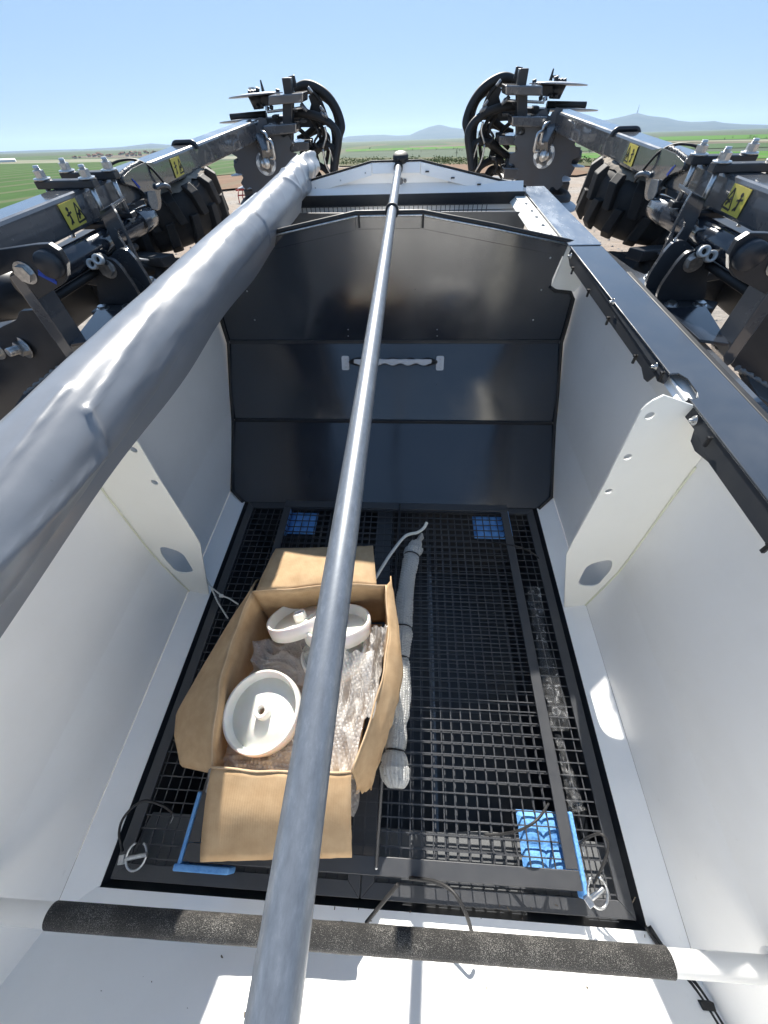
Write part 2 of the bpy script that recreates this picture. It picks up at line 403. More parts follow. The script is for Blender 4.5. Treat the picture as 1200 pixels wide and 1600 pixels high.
# hills: long ridges with their real depth
def hillmat():
    a = N('wooded_hills'); co = a.n('NewGeometry').outputs['Position']; n = a.noise(.004, 6, .65, co)
    return a.set(a.ramp(n, [(.35, (.022, .036, .030)), (.65, (.07, .08, .058))]), .95, 0, None, Specular_IOR_Level=.05)
M['hill'] = hillmat()
def ridge(prof, D, depth):
    pr = []
    for i in range(len(prof) - 1):
        (x0, y0), (x1, y1) = prof[i], prof[i + 1]; m_ = max(1, int(abs(x1 - x0) / 7))
        pr += [(x0 + (x1 - x0) * j / m_, y0 + (y1 - y0) * j / m_) for j in range(m_)]
    pr.append(prof[-1]); nr = 9; vs = []
    for i, (x, y) in enumerate(pr):
        d = ROT @ ray(x, y); h = V((d.x, d.y, 0)); L = h.length; h /= L
        H = max(0, HC + d.z / L * D)
        for j in range(nr):
            t = j / (nr - 1) * 2 - 1; rr = D + t * depth
            f = (1 - abs(t)) ** .9 if abs(t) < 1 else 0
            p = h * rr; z = H * f * (1 + .22 * noise.noise(p * .0016) * (1 - f)) + (noise.noise(p * .004 + V((3, 1, 7))) * H * .05 if f < 1 else 0) * (f > 0)
            vs.append(V((p.x, p.y, z - (8 if f == 0 else 0))))
    b = MB(); b.add(vs, [[i * nr + j, (i + 1) * nr + j, (i + 1) * nr + j + 1, i * nr + j + 1] for i in range(len(pr) - 1) for j in range(nr - 1)], 0, True)
    return gmesh('hill', b, 'hill', kind='structure')
ridge([(-900, 268), (-300, 248), (0, 237), (60, 234.5), (130, 233), (190, 229.5), (235, 224), (262, 226), (330, 224.5), (420, 222), (480, 224), (540, 226)], 7200, 1500)
ridge([(500, 224), (545, 213), (575, 211), (600, 210.5), (622, 212), (640, 211), (655, 204), (670, 198.5), (684, 195), (690, 195.3), (704, 199), (725, 201.5), (745, 204), (790, 205), (850, 210), (900, 214)], 7600, 1300)
ridge([(820, 214), (870, 199), (905, 190), (950, 187), (975, 181.5), (990, 177.5), (998, 177), (1012, 180.5), (1024, 182), (1042, 184), (1060, 188.5), (1080, 190.5), (1100, 190), (1116, 189), (1132, 192), (1160, 194), (1200, 195), (1330, 196), (1600, 190), (2000, 180)], 7000, 1300)
def mast():
    d = ROT @ ray(995, 178); h = V((d.x, d.y, 0)); L = h.length; p = h / L * 7000; z = HC + d.z / L * 7000
    b = MB(); b.tube([p + V((0, 0, z - 40)), p + V((0, 0, z + 40)), p + V((0, 0, z + 75))], [7, 5, 2.5], 6)
    b.cyl(p + V((0, 0, z + 18)), p + V((0, 0, z + 26)), 9, 8)
    o = bpy.data.objects.new('radio_mast', b.mesh('radio_mast', simple('mast_grey', (.12, .13, .14)), scale=1)); COL.objects.link(o)
    tag(o, 'thin radio mast on the summit of the hill at the right', 'mast')
mast()
# ---------------------------------------------------------------- far village, glasshouse, trees
M['wall'] = simple('house_wall', (.50, .46, .40), .9); M['roof'] = simple('red_roof', (.20, .105, .075), .9); M['lead'] = simple('tree_far', (.035, .05, .03), .9)
hb = MB(); hb.box((0, 0, 2), (8, 10, 4)); hb.prism([(-4.6, -5.4, 4), (4.6, -5.4, 4), (0, -5.4, 7)], (0, 10.8, 0), 1)
HOUSE = hb.mesh('house', ['wall', 'roof'], scale=1)
rnd = random.Random(3)
for i in range(46):
    x = rnd.uniform(112, 262); y = 246.5 - (x - 112) / 150 * 7 + rnd.uniform(-1.5, 3.5); p = GP(x, y)
    o = bpy.data.objects.new('village_house', HOUSE); COL.objects.link(o); o.location = p + V((0, 0, .3)); o.rotation_euler.z = rnd.uniform(0, 3); sc = rnd.uniform(.7, 1.4) * p.length / 2600; o.scale = (sc, sc, sc)
    tag(o, 'tiny far house of the village on the plain beyond the left green field', 'house', 'houses of the far village')
b = MB(); p0 = GP(-60, 256.5); p1 = GP(25, 253)
dd = (p1 - p0).normalized(); nn = V((-dd.y, dd.x, 0)); W_ = 24; hh_ = p1.length * .0028
b.prism([p0, p0 + nn * W_, p0 + nn * W_ + V((0, 0, hh_)), p0 + nn * W_ / 2 + V((0, 0, hh_ * 1.5)), p0 + V((0, 0, hh_))], p1 - p0)
o = bpy.data.objects.new('glasshouse', b.mesh('glasshouse', simple('white_sheet', (.75, .76, .76), .5), scale=1)); COL.objects.link(o)
tag(o, 'long low white farm shed on the plain at the far left edge', 'shed')
def tree_mesh(name, h, w, n, cols, seed, trunk=.25):
    r = random.Random(seed); b = MB()
    b.tube([V((0, 0, -.3)), V((.02 * h, 0, h * .3)), V((0, .02 * h, h * .6))], [h * .03, h * .022, h * .01], 6)
    for k in range(5):
        a = r.uniform(0, 6.28); b.tube([V((0, 0, h * r.uniform(.25, .45))), V((math.cos(a) * w * .3, math.sin(a) * w * .3, h * r.uniform(.5, .75)))], [h * .014, h * .005], 5)
    cl = [(V((r.gauss(0, w * .22), r.gauss(0, w * .22), h * r.uniform(.35, .85))), r.uniform(.16, .3) * w) for _ in range(16)]
    for i in range(n):
        c, rr = cl[r.randrange(len(cl))]; d = V((r.gauss(0, 1), r.gauss(0, 1), r.gauss(0, 1))).normalized() * rr * r.uniform(.5, 1.1)
        p = c + d; s = w * r.uniform(.035, .075); a, e, u = frame((r.gauss(0, 1), r.gauss(0, 1), r.gauss(0, 1.2)))
        b.add([p - a * s, p + e * s * .6, p + a * s, p - e * s * .6], [[0, 1, 2, 3]], 1 + r.randrange(len(cols)))
    return b, ['lead'] + cols
M['l1'] = simple('leaf_green', (.055, .085, .03), .8); M['l2'] = simple('leaf_olive', (.085, .11, .04), .8); M['bl'] = simple('blossom', (.42, .42, .36), .8); M['w1'] = simple('weed_yellow_green', (.13, .165, .03), .8); M['w2'] = simple('weed_green', (.07, .11, .025), .8)
def plant(name, label, cat, px, y, hpx, wr, n, cols, seed, group=None):
    p = GP(px, y); d = p.length; h = hpx * d * .0011
    tb, tm = tree_mesh(name, h, h * wr, n, cols, seed)
    root = bpy.data.objects.new(name, None); COL.objects.link(root); root.location = p; tag(root, label, cat, group)
    f1 = MB(); f2 = MB()
    for fi, f in enumerate(tb.f):
        q = f2 if tb.mi[fi] else f1; q.add([tb.v[i] for i in f], [list(range(len(f)))], max(0, tb.mi[fi] - 1))
    for nm, mb_, mt in (('trunk', f1, 'lead'), ('crown', f2, cols)):
        o = bpy.data.objects.new(nm, mb_.mesh(nm, mt, scale=1)); COL.objects.link(o); o.parent = root
for k_, (px, y, h) in enumerate([(921, 240.5, 8), (942, 240.5, 7), (968, 240, 6), (985, 239, 4.5)]):
    plant('blossom_tree', ['largest pale blossoming tree at the far edge of the bright green strip', 'second pale blossoming tree along the bright green strip, beside the largest', 'third pale blossoming tree along the bright green strip, left of the smallest', 'smallest pale blossoming tree along the bright green strip, near the right arm'][k_], 'tree', px, y, h, 1.2, 260, ['bl', 'bl', 'l1'], 20 + k_, 'blossoming trees by the bright green strip')
plant('poplar_tree', 'slim dark tree standing alone beside the black hoses of the right wing', 'tree', 713, 246, 14, .3, 300, ['l1', 'l2'], 40)
rt = random.Random(9)
for i in range(26):
    x = rt.choice([rt.uniform(560, 760), rt.uniform(1130, 1200), rt.uniform(270, 330)]); y = {0: 236, 1: 219, 2: 243}[0 if 500 < x < 800 else 1 if x > 800 else 2] + rt.uniform(-2.5, 2)
    plant('far_bush', 'small dark far bush among the hazy fields of the plain', 'bush', x, y, rt.uniform(2, 4), 1.6, 60, ['l1', 'l2'], 60 + i, 'dark bushes dotted over the far plain')
# weeds at the edge of the yard: nobody could count them
wb = MB(); rw = random.Random(5)
for i in range(9000):
    x = rw.uniform(535, 790) if i % 5 else rw.uniform(790, 1000); y = rw.uniform(250.5, 259)
    if noise.noise(V((x * .06, y * .3, 0))) < -.12: continue
    p = GP(x, y); hh = rw.uniform(.25, .9) * (1 + .8 * noise.noise(V((x * .05, 1, 2)))); q = p + V((rw.gauss(0, .5), rw.gauss(0, .8), rw.random() * hh)); s = rw.uniform(.10, .24)
    a, e, u = frame((rw.gauss(0, 1), rw.gauss(0, 1), rw.gauss(0, 1)))
    wb.add([q - a * s, q + e * s * .5, q + a * s, q - e * s * .5], [[0, 1, 2, 3]], rw.choice([0, 0, 1]))
gmesh('weeds', wb, ['w1', 'w2'], kind='stuff', label='yellow green weeds growing along the edge of the yard')
# stones and clods strewn on the yard
stb = MB(); rs = random.Random(8)
for i in range(1500):
    x = rs.uniform(0, 1200); y = rs.uniform(262, 520); p = GP(x, y)
    if p.length > 70 or not (x < 480 or x > 820): continue
    s = rs.uniform(.015, .05) * (1 + p.length * .03)
    d = [V((rs.uniform(.6, 1.2), 0, 0)), V((0, rs.uniform(.6, 1.2), 0)), V((0, 0, rs.uniform(.4, .9)))]
    stb.add([p + q * s for q in (d[0], d[1], -d[0], -d[1], d[2], V((0, 0, -.2)))], [(0, 1, 4), (1, 2, 4), (2, 3, 4), (3, 0, 4), (0, 5, 1), (1, 5, 2), (2, 5, 3), (3, 5, 0)])
gmesh('stones', stb, simple('yard_stone', (.30, .27, .235), .9), kind='stuff', label='loose stones and clods strewn over the yard')

# haze: one closed box of even air round everything
b = MB(); b.box((0, 0, 131), (30000, 30000, 264)); hz = bpy.data.materials.new('haze_air'); hz.use_nodes = True; ht = hz.node_tree; ht.nodes.clear()
pv = ht.nodes.new('ShaderNodeVolumePrincipled'); pv.inputs['Color'].default_value = (.58, .77, 1, 1); pv.inputs['Density'].default_value = .000092; pv.inputs['Anisotropy'].default_value = .2
ho = ht.nodes.new('ShaderNodeOutputMaterial'); ht.links.new(pv.outputs[0], ho.inputs['Volume'])
gmesh('haze', b, hz, kind='stuff')
# ================================================================= HOPPER
YB = 1.385                                    # upper partition panel
WALL = [(.496, -1.122), (.557, -1.098), (.571, -.895), (.553, -.62), (.546, -.50), (.530, -.445), (.500, -.412), (.476, -.400)]
hop = thing('seed_hopper', 'big open white hopper with dark folded partition and dusty dark rails, filling the picture', 'hopper', (CX, .4, -1.12))
def extr(prof, s, y0, y1, off=.004):
    n = len(prof); b = MB(); vs = []
    for Y in (y0, y1): vs += [mir(s, V((x, Y, z))) for x, z in prof]
    # outer skin, a sheet-metal gauge away
    out = []
    for i, (x, z) in enumerate(prof):
        a = V(prof[max(i - 1, 0)]); c = V(prof[min(i + 1, n - 1)]); t = (c - a).normalized(); out.append((x + t.y * off, z - t.x * off))
    for Y in (y0, y1): vs += [mir(s, V((x, Y, z))) for x, z in out]
    fs = []
    for i in range(n - 1): fs += [[i, i + 1, n + i + 1, n + i], [2 * n + i, 3 * n + i, 3 * n + i + 1, 2 * n + i + 1], [i, i + 1, 2 * n + i + 1, 2 * n + i], [n + i, n + i + 1, 3 * n + i + 1, 3 * n + i]]
    fs += [[0, n, 3 * n, 2 * n], [n - 1, 2 * n - 1, 4 * n - 1, 3 * n - 1]]
    return b.add(vs, fs)
for s in (1, -1):
    part(hop, 'side_wall', extr(WALL[1:], s, -.62, 2.07), 'white', .0015)
    part(hop, 'floor_ledge', extr(WALL[:2], s, -.186, 1.03), 'white', .001)
# near end wall, sloping up towards the photographer
nb_ = MB(); NP = [(-.127, -1.122), (-.178, -1.104), (-.47, -.86), (-.62, -.42)]
for i in range(3):
    (ya, za), (yb, zb) = NP[i], NP[i + 1]; xa = .5 if i == 0 else .568; xb = .568
    q = [V((CX - (xa - CX), ya, za)), V((xa, ya, za)), V((xb, yb, zb)), V((CX - (xb - CX), yb, zb))]
    nv = (q[1] - q[0]).cross(q[3] - q[0]).normalized() * -.004; nb_.prism(q, nv)
part(hop, 'end_wall', nb_, 'white')
# partition: three folded panels
def BP(x, y, pl): # pixel on a partition panel
    p0, n = pl; d = ray(x, y); return d * (p0.dot(n) / d.dot(n))
P0, P1, P2 = V((0, .962, -1.12)), V((0, 1.236, -.937)), V((0, YB, -.69))
def side_x(z):
    for i in range(len(WALL) - 1):
        (x0, z0), (x1, z1) = WALL[i], WALL[i + 1]
        if z0 <= z <= z1: return x0 + (x1 - x0) * (z - z0) / (z1 - z0)
    return .476
def panel(pa, pb, zs_r):
    pts = [V((side_x(z) - .004, *(pa.lerp(pb, (z - pa.z) / (pb.z - pa.z)).yz))) for z in zs_r]
    return pts
def both(pts): return pts + [V((2 * CX - p.x, p.y, p.z)) for p in reversed(pts)]
TH = V((0, .006, -.003))
lo = panel(P0, P1, [-1.12, -1.099, -1.02, -.9395]); me_ = panel(P1, P2, [-.9345, -.80, -.6925])
part(hop, 'partition_panel', MB().prism(both(lo), TH), 'gloss', .001)
part(hop, 'partition_panel', MB().prism(both(me_), TH), 'gloss', .001)
GR = [V((.030, YB, -.307)), V((.25, YB, -.344)), V((.470, YB, -.385))]
up = [V((.546, YB, -.6885)), V((.545, YB, -.60)), V((.541, YB, -.545)), V((.525, YB, -.524)), V((.470, YB, -.514)), V((.456, YB, -.505)), V((.453, YB, -.485))] + GR[::-1]
part(hop, 'partition_panel', MB().prism(both(up), V((0, .006, 0))), 'gloss', .001)
part(hop, 'seam_light_stop', MB().bar((CX * 2 - .54, YB + .004, -.688), (.54, YB + .004, -.688), .016, .012), 'dark')  # dark strips added behind the panel seams to keep sunlight from leaking through
part(hop, 'seam_light_stop', MB().bar((CX * 2 - .555, 1.240, -.934), (.555, 1.240, -.934), .016, .012), 'dark')
part(hop, 'seam_trim', MB().bar((CX * 2 - .545, YB - .001, -.6905), (.545, YB - .001, -.6905), .0025, .0016), 'galv')
part(hop, 'seam_trim', MB().bar((CX * 2 - .572, 1.234, -.937), (.572, 1.234, -.937), .006, .004), 'black')
# folded edge strips along the gable
for s in (1, -1):
    g = [mir(s, p) for p in (GR[0] + V((.003, 0, 0)), GR[2])]; d_ = V((0, 0, -.036))
    part(hop, 'gable_strip', MB().prism([g[0], g[1], g[1] + d_, g[0] + d_ * 1.05], (0, -.003, 0)), 'gloss', .001)
gm = [V((2 * CX - .028, YB, -.307)), V((.028, YB, -.307))]
part(hop, 'gable_strip', MB().prism([gm[0], gm[1], gm[1] + V((0, 0, -.036)), gm[0] + V((0, 0, -.036))], (0, -.004, 0)), 'gloss', .001)
part(hop, 'rubber_edge', MB().tube([V((2 * CX - p.x, YB + .003, p.z + .003)) for p in GR[::-1]] + [p + V((0, .0024, .0024)) for p in GR] + [V((.50, YB + .01, -.392))], .0065, 8), 'black')
part(hop, 'bright_edge', MB().tube([V((2 * CX - p.x, YB - .004, p.z - .004)) for p in GR[::-1]] + [p + V((0, -.004, -.004)) for p in GR], .0026, 6), 'zinc')
for s in (1, -1):
    tr = [V((.453, YB - .004, -.507)), V((.470, YB - .004, -.517)), V((.520, YB - .004, -.522)), V((.538, YB - .004, -.545)), V((.543, YB - .006, -.62)), V((.546, YB - .006, -.69)), V((.562, 1.29, -.85)), V((.564, 1.228, -.937)), V((.556, 1.10, -1.03)), V((.548, .995, -1.092)), V((.50, .958, -1.116))]
    part(hop, 'rubber_trim', MB().tube([mir(s, p) for p in tr], .0062, 8), 'black')
    # white flared corner of the wall beside the partition
    cp = [V((.470, YB - .006, -.39)), V((.455, YB - .006, -.505)), V((.475, YB - .006, -.512)), V((.532, YB - .006, -.52)), V((.545, YB - .006, -.50)), V((.530, YB - .006, -.44)), V((.50, YB - .006, -.405))]
    part(hop, 'wall_corner', MB().prism([mir(s, p) for p in cp], (0, .004, 0)), 'ivory')
for x, y in ((860, 403), (846, 453), (833, 500), (398, 500), (386, 455), (544, 515), (544, 525), (683, 515), (683, 525)):
    inst(hop, 'screw', RIVET, PY(x, y, YB - .0005), (0, -1, 0), sc=1.0 if abs(y - 520) > 9 else .6)
for x in (561, 661): part(hop, 'notch_clip', MB().box(PY(x, 345, YB - .004), (.006, .006, .034)), 'black')
# grab handle on the middle panel
npn = (P2 - P1).cross(V((1, 0, 0))).normalized()
if npn.y > 0: npn = -npn
MPL = (P1, npn); upm = (P2 - P1).normalized(); ax_ = V((1, 0, 0))
hc_ = (BP(541, 567, MPL) + BP(688, 568, MPL)) / 2; half = (BP(688, 568, MPL) - BP(541, 567, MPL)).length / 2
gh = MB(); nseg = 66; prof = []
for i in range(nseg + 1):
    t = i / nseg * 2 - 1; x = t * (half - .017); ends = max(0, 1 - (1 - abs(t)) / .10)
    prof.append((x, .034 - .030 * ends ** 1.5, .011 + .0035 * math.cos(t * math.pi * 5.0)))
gh.tube([hc_ + ax_ * x + npn * o_ + upm * .004 for x, o_, r in prof], [r for _, _, r in prof], 10)
gho = part(hop, 'grab_handle', gh, 'black')
gb = MB()
for i in range(5): gb.box(hc_ + ax_ * ((i - 2) * .045) + npn * .046 + upm * .006, (.022, .014, .006), (ax_, upm, npn))
wv_ = [hc_ + ax_ * (half * (i / 20 - 1) * .80) + npn * .042 + upm * (-.006 - .004 * math.cos((i / 20 - 1) * math.pi * 5)) for i in range(41)]; gb.prism([wv_[0] + upm * .014] + wv_ + [wv_[-1] + upm * .014], npn * .006); part(gho, 'grip_ridges', gb, simple('pale_grip', (.42, .43, .45), .4), .002)
for s in (1, -1):
    e = [hc_ + ax_ * (s * half + dx) + upm * dz + npn * .002 for dx, dz in ((-.016, -.025), (.012, -.025), (.012, .025), (-.016, .025))]
    ep = part(gho, 'end_plate', MB().plate([round_poly(e, .007)], npn * .006), simple('pale_plate', (.50, .51, .53), .4), .001)
    for dz in (-.015, 0, .015): inst(gho, 'screw', RIVET, hc_ + ax_ * (s * half) + upm * dz + npn * .009, npn, sc=1.3)
# baffles
BY = .56
BF = [(881, 954), (885, 867), (894, 849), (942, 762), (1002, 642), (1010, 634), (1021, 626), (1038, 618), (1062, 614), (1085, 618), (1100, 640), (1122, 682)]
bf = [PY(x, y, BY) for x, y in BF[:8]] + [V((.468, BY, -.386)), V((.500, BY, -.405)), V((.532, BY, -.440)), V((.545, BY, -.50))] + [V((.5505, BY, -.60)), V((.5685, BY, -.895)), V((.555, BY, -1.0975))]
def ell(x, y, rx, n=12): c = PY(x, y, BY); return [c + V((math.cos(2 * math.pi * i / n) * rx, 0, math.sin(2 * math.pi * i / n) * rx)) for i in range(n)]
slot = round_poly([PY(x, y, BY) for x, y in ((901, 915), (918, 882), (957, 873), (956, 889), (932, 917))], .03, 5)
for s in (1, -1):
    L = [[mir(s, p) for p in l] for l in (bf, slot, ell(1015.6, 650, .0075), ell(981, 714.5, .0075), ell(951, 768, .0075))]
    bo = part(hop, 'baffle_plate', MB().plate(L, (0, .004, 0)), 'ivory', .0008)
    wl = [mir(s, V((x - .002, BY - .002, z))) for x, z in ((.556, -1.098), (.570, -.895), (.553, -.62), (.548, -.52))]
    part(bo, 'weld_seam', MB().tube([p + V((noise.noise(p * 90) * .0012, 0, 0)) for p in spline(wl, 12)], .0022, 6), 'seal')
# rails
RZ = -.3836
def rail(s):
    yi = lambda x, y: PZ(x, y, RZ)
    notch = [yi(1047, 584), yi(1060, 583), yi(1075, 592), yi(1089, 612), yi(1090, 620), yi(1082, 623), yi(1074, 620)]
    xi, xo = .466, .556
    topp = [V((xi, 1.345, RZ)), V((xi, notch[0].y, RZ))] + [V((max(xi, p.x), p.y, RZ)) for p in notch[1:-1]] + [V((xi, notch[-1].y, RZ)), V((xi, -.6, RZ)), V((xo, -.6, RZ)), V((xo, 1.345, RZ))]
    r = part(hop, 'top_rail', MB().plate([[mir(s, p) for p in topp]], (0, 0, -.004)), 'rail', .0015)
    lz = RZ - .004
    def lip(ya, yb, tab):
        pts = [V((xi + .002, ya, lz)), V((xi + .002, yb, lz)), V((xi - .001, yb, lz - .012))] + tab
        return MB().prism([mir(s, p) for p in pts], V((s * .003, 0, 0)))
    z2 = -.420
    part(r, 'rail_lip', lip(1.34, notch[0].y, [V((xi - .001, notch[0].y, -.404)), V((xi - .001, notch[0].y + .020, -.411)), V((xi - .001, notch[0].y + .034, -.408)), V((xi - .002, notch[0].y + .045, -.428)), V((xi - .002, notch[0].y + .06, -.430)), V((xi - .002, notch[0].y + .085, z2)), V((xi - .002, 1.30, z2)), V((xi - .002, 1.34, -.405))]), 'dark', .001)
    ye = notch[-1].y
    part(r, 'rail_lip', MB().prism([mir(s, p) for p in [V((xi + .002, ye, lz)), V((xi - .001, ye, -.400)), V((xi - .001, ye - .015, -.408)), V((xi - .001, ye - .055, -.408)), V((xi - .002, ye - .065, -.424)), V((xi - .002, ye - .085, -.428)), V((xi - .002, ye - .12, z2)), V((xi - .002, -.6, z2)), V((xi + .002, -.6, lz))]], V((s * .003, 0, 0))), 'dark', .001)
    # outer skirt of the rail and the far length beyond the partition
    part(r, 'rail_skirt', MB().prism([mir(s, p) for p in [V((xo - .003, -.6, lz)), V((xo - .003, 2.08, lz)), V((xo - .003, 2.08, lz - .09)), V((xo - .003, -.6, lz - .09))]], V((s * .004, 0, 0))), 'dark', .001)
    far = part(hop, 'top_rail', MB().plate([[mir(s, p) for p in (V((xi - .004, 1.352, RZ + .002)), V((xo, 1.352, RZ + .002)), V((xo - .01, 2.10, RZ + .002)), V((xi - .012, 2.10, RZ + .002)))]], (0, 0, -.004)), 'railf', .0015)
    for p_ in ((892, 400), (958, 472), (1024, 573), (1085, 657)):
        q = PX(*p_, xi - .0035); inst(r, 'screw', NUTS, mir(s, q), (-s, 0, 0), sc=1)
    for p_ in ((895, 424), (920, 458), (950, 503), (992, 563), (1035, 588), (1108, 690), (1185, 868)):
        q = PX(*p_, xi - .0035); q.z = max(q.z, -.418); inst(r, 'clip', CLIP, mir(s, q), (-s, 0, 0))
    return r
NUTS = hexm('screw', .0048, .0045, 1.6, .004, .55)
rr_ = rail(1); rail(-1)
for s in (1, -1): part(hop, 'wall_cap', MB().grid(lambda u, v: mir(s, V((.471 + .041 * v, .56 + .18 * u, -.409 + .0125 * math.sin(math.pi / 2 * min(1, v * 1.15))))), 8, 10), 'white')
part(hop, 'rubber_strip', MB().box((.5655, .32, RZ - .012), (.013, 1.66, .02)), 'black', .002)
# crossbar with grip
hb0, hb1 = V((2 * CX - .55, -.1345, -.872)), V((.556, -.1275, -.872))
bar_ = part(hop, 'crossbar', MB().cyl(hb0, hb1, .0155, 24), 'white')
part(bar_, 'bar_foot', MB().cyl(hb1 - V((.004, 0, 0)), hb1 + V((.008, 0, 0)), .024, 24), 'white')
part(bar_, 'bar_foot', MB().cyl(hb0 - V((.008, 0, 0)), hb0 + V((.004, 0, 0)), .024, 24), 'white')
ga, gb2 = hb0.lerp(hb1, .108), hb0.lerp(hb1, .878); nn_ = 90
gp_ = [ga.lerp(gb2, i / nn_) for i in range(nn_ + 1)]
part(bar_, 'foam_sleeve', MB().tube(gp_, [.0172 + .0004 * noise.noise(V((i * .35, 2, 1))) for i in range(nn_ + 1)], 24), 'foam')
# black seal cable down the right corner of the end wall
cb = [V((.497, -.118, -1.112)), V((.515, -.150, -1.108)), V((.545, -.185, -1.095)), V((.556, -.24, -1.05)), V((.562, -.32, -.98))]
cbl = part(hop, 'corner_cable', MB().tube(spline(cb), .0038, 8).tube(spline([p + V((-.008, 0, .001)) for p in cb]), .0032, 8), 'black')
part(cbl, 'cable_tie', MB().box(V((.543, -.205, -1.078)), (.022, .010, .016)), 'black', .001)
# funnel below the grates
fun = MB()
for q in ([(2 * CX - .5, -.127, -1.125), (.5, -.127, -1.125), (.40, -.02, -1.42), (-.53, -.02, -1.42)], [(2 * CX - .5, 1.0, -1.125), (.5, 1.0, -1.125), (.40, .85, -1.42), (-.53, .85, -1.42)],
          [(.5, -.127, -1.125), (.5, 1.0, -1.125), (.40, .85, -1.42), (.40, -.02, -1.42)], [(2 * CX - .5, -.127, -1.125), (2 * CX - .5, 1.0, -1.125), (-.53, .85, -1.42), (-.53, -.02, -1.42)], [(-.53, -.02, -1.42), (.40, -.02, -1.42), (.40, .85, -1.42), (-.53, .85, -1.42)]): fun.add(q, [[0, 1, 2, 3]])
part(hop, 'funnel', fun, 'dark')
part(hop, 'funnel_shelf', MB().prism([(-.62, -.12, -1.165), (.485, -.12, -1.165), (.475, .004, -1.178), (.20, .010, -1.178), (.12, .004, -1.178), (-.60, .004, -1.178)], (0, 0, -.005)), simple('shelf_paint', (.12, .125, .13), .6), .001)
for x in (.10, -.28): part(hop, 'funnel_rib', MB().bar((x, 0, -1.30), (x, .9, -1.30), .012, .03), 'railb')
# second compartment
YE = 2.02
EW = [V((.030, YE, -.285)), V((.456, YE, -.372)), V((.456, YE, -.66)), V((2 * CX - .456, YE, -.66)), V((2 * CX - .456, YE, -.372)), V((2 * CX - .030, YE, -.285))]
far_w = part(hop, 'far_end_wall', MB().prism(EW, (0, .006, 0)), 'white', .001)
for s in (1, -1):
    g0, g1 = mir(s, EW[0]), mir(s, EW[1])
    fl = part(far_w, 'gable_flange', MB().prism([g0, g1, g1 + V((0, -.01, -.034)), g0 + V((0, -.01, -.036))], (0, -.004, 0)), 'white', .001)
    for t in (.06, .3, .55, .83):
        p = g0.lerp(g1, t) + V((0, -.012, -.022)); inst(hop, 'clip' if s > 0 else 'screw', CLIP if s > 0 else RIVET, p, (0, -1, 0), math.pi / 2, 1 if s < 0 else .8)
part(far_w, 'gable_flange', MB().prism([EW[5] + V((.003, 0, 0)), EW[0] - V((.003, 0, 0)), EW[0] + V((-.003, -.016, -.030)), EW[5] + V((.003, -.016, -.030))], (0, -.004, 0)), 'white', .001)
part(far_w, 'wall_fold', MB().prism([(2 * CX - .44, YE - .001, -.348), (.44, YE - .001, -.348), (.44, YE - .030, -.372), (2 * CX - .44, YE - .030, -.372)], (0, -.003, -.004)), 'white', .001)
part(far_w, 'dark_fold', MB().prism([(2 * CX - .45, YE - .032, -.376), (.45, YE - .032, -.376), (.45, YE - .010, -.418), (2 * CX - .45, YE - .010, -.418)], (0, -.004, 0)), 'dark', .001)
part(far_w, 'rubber_edge', MB().tube([EW[4] + V((0, .003, .004)), EW[5] + V((0, .003, .004)), EW[0] + V((0, .003, .004)), EW[1] + V((0, .003, .004))], .004, 6), 'black')
part(far_w, 'plug', MB().cyl(PY(626, 283, YE - .001), PY(626, 283, YE - .006), .011, 14).cyl(PY(633, 282.5, YE - .001), PY(633, 282.5, YE - .007), .006, 12), simple('grey_plug', (.16, .16, .16), .5))
wm = MB(); zt, zb = -.412, -.60
for i in range(48): x = 2 * CX - .44 + i * .0187; wm.bar((x, YE - .03, zt), (x, YE - .03, zb), .0024, .0024, (0, 1, 0))
for i in range(10): z = zt - .002 - i * .0187; wm.bar((2 * CX - .44, YE - .033, z), (.44, YE - .033, z), .0024, .0024)
part(hop, 'rear_mesh', wm, 'grate', kind='stuff')
part(hop, 'divider_plate', MB().prism([PY(690, 331, 1.82), PY(822, 331, 1.82), PY(824, 336, 1.82), V((.42, 1.82, -.62)), V((.0, 1.82, -.62))], (0, .006, 0)), 'dark', .001)
part(hop, 'divider_plate', MB().prism([PY(440, 333, 1.82), PY(548, 333, 1.82), V((-.14, 1.82, -.62)), V((-.56, 1.82, -.62))], (0, .006, 0)), 'dark', .001)
part(hop, 'inner_floor', MB().box((CX, 1.72, -.66), (1.0, .62, .005)), 'white')
part(hop, 'bounce_plate', MB().prism([V((2 * CX - .45, YB + .016, -.66)), V((.45, YB + .016, -.66)), V((.45, YB + .016, -.43)), V((.03, YB + .016, -.37)), V((2 * CX - .03, YB + .016, -.37)), V((2 * CX - .45, YB + .016, -.43))], (0, .003, 0)), 'white')  # white plate added behind the partition to bounce light into the compartment
sr = part(hop, 'screw_ledge', MB().prism([(.425, 1.40, -.392), (.466, 1.40, -.392), (.458, 2.0, -.392), (.412, 2.0, -.392)], (0, 0, -.004)).prism([(.408, 1.40, -.412), (.425, 1.40, -.396), (.412, 2.0, -.396), (.397, 2.0, -.412)], (0, 0, -.003)), 'ivory', .001)
for t in (.1, .3, .48, .62, .8): inst(hop, 'screw', SCREW, (.442 - .01 * t, 1.42 + .56 * t, -.391), (0, 0, 1))

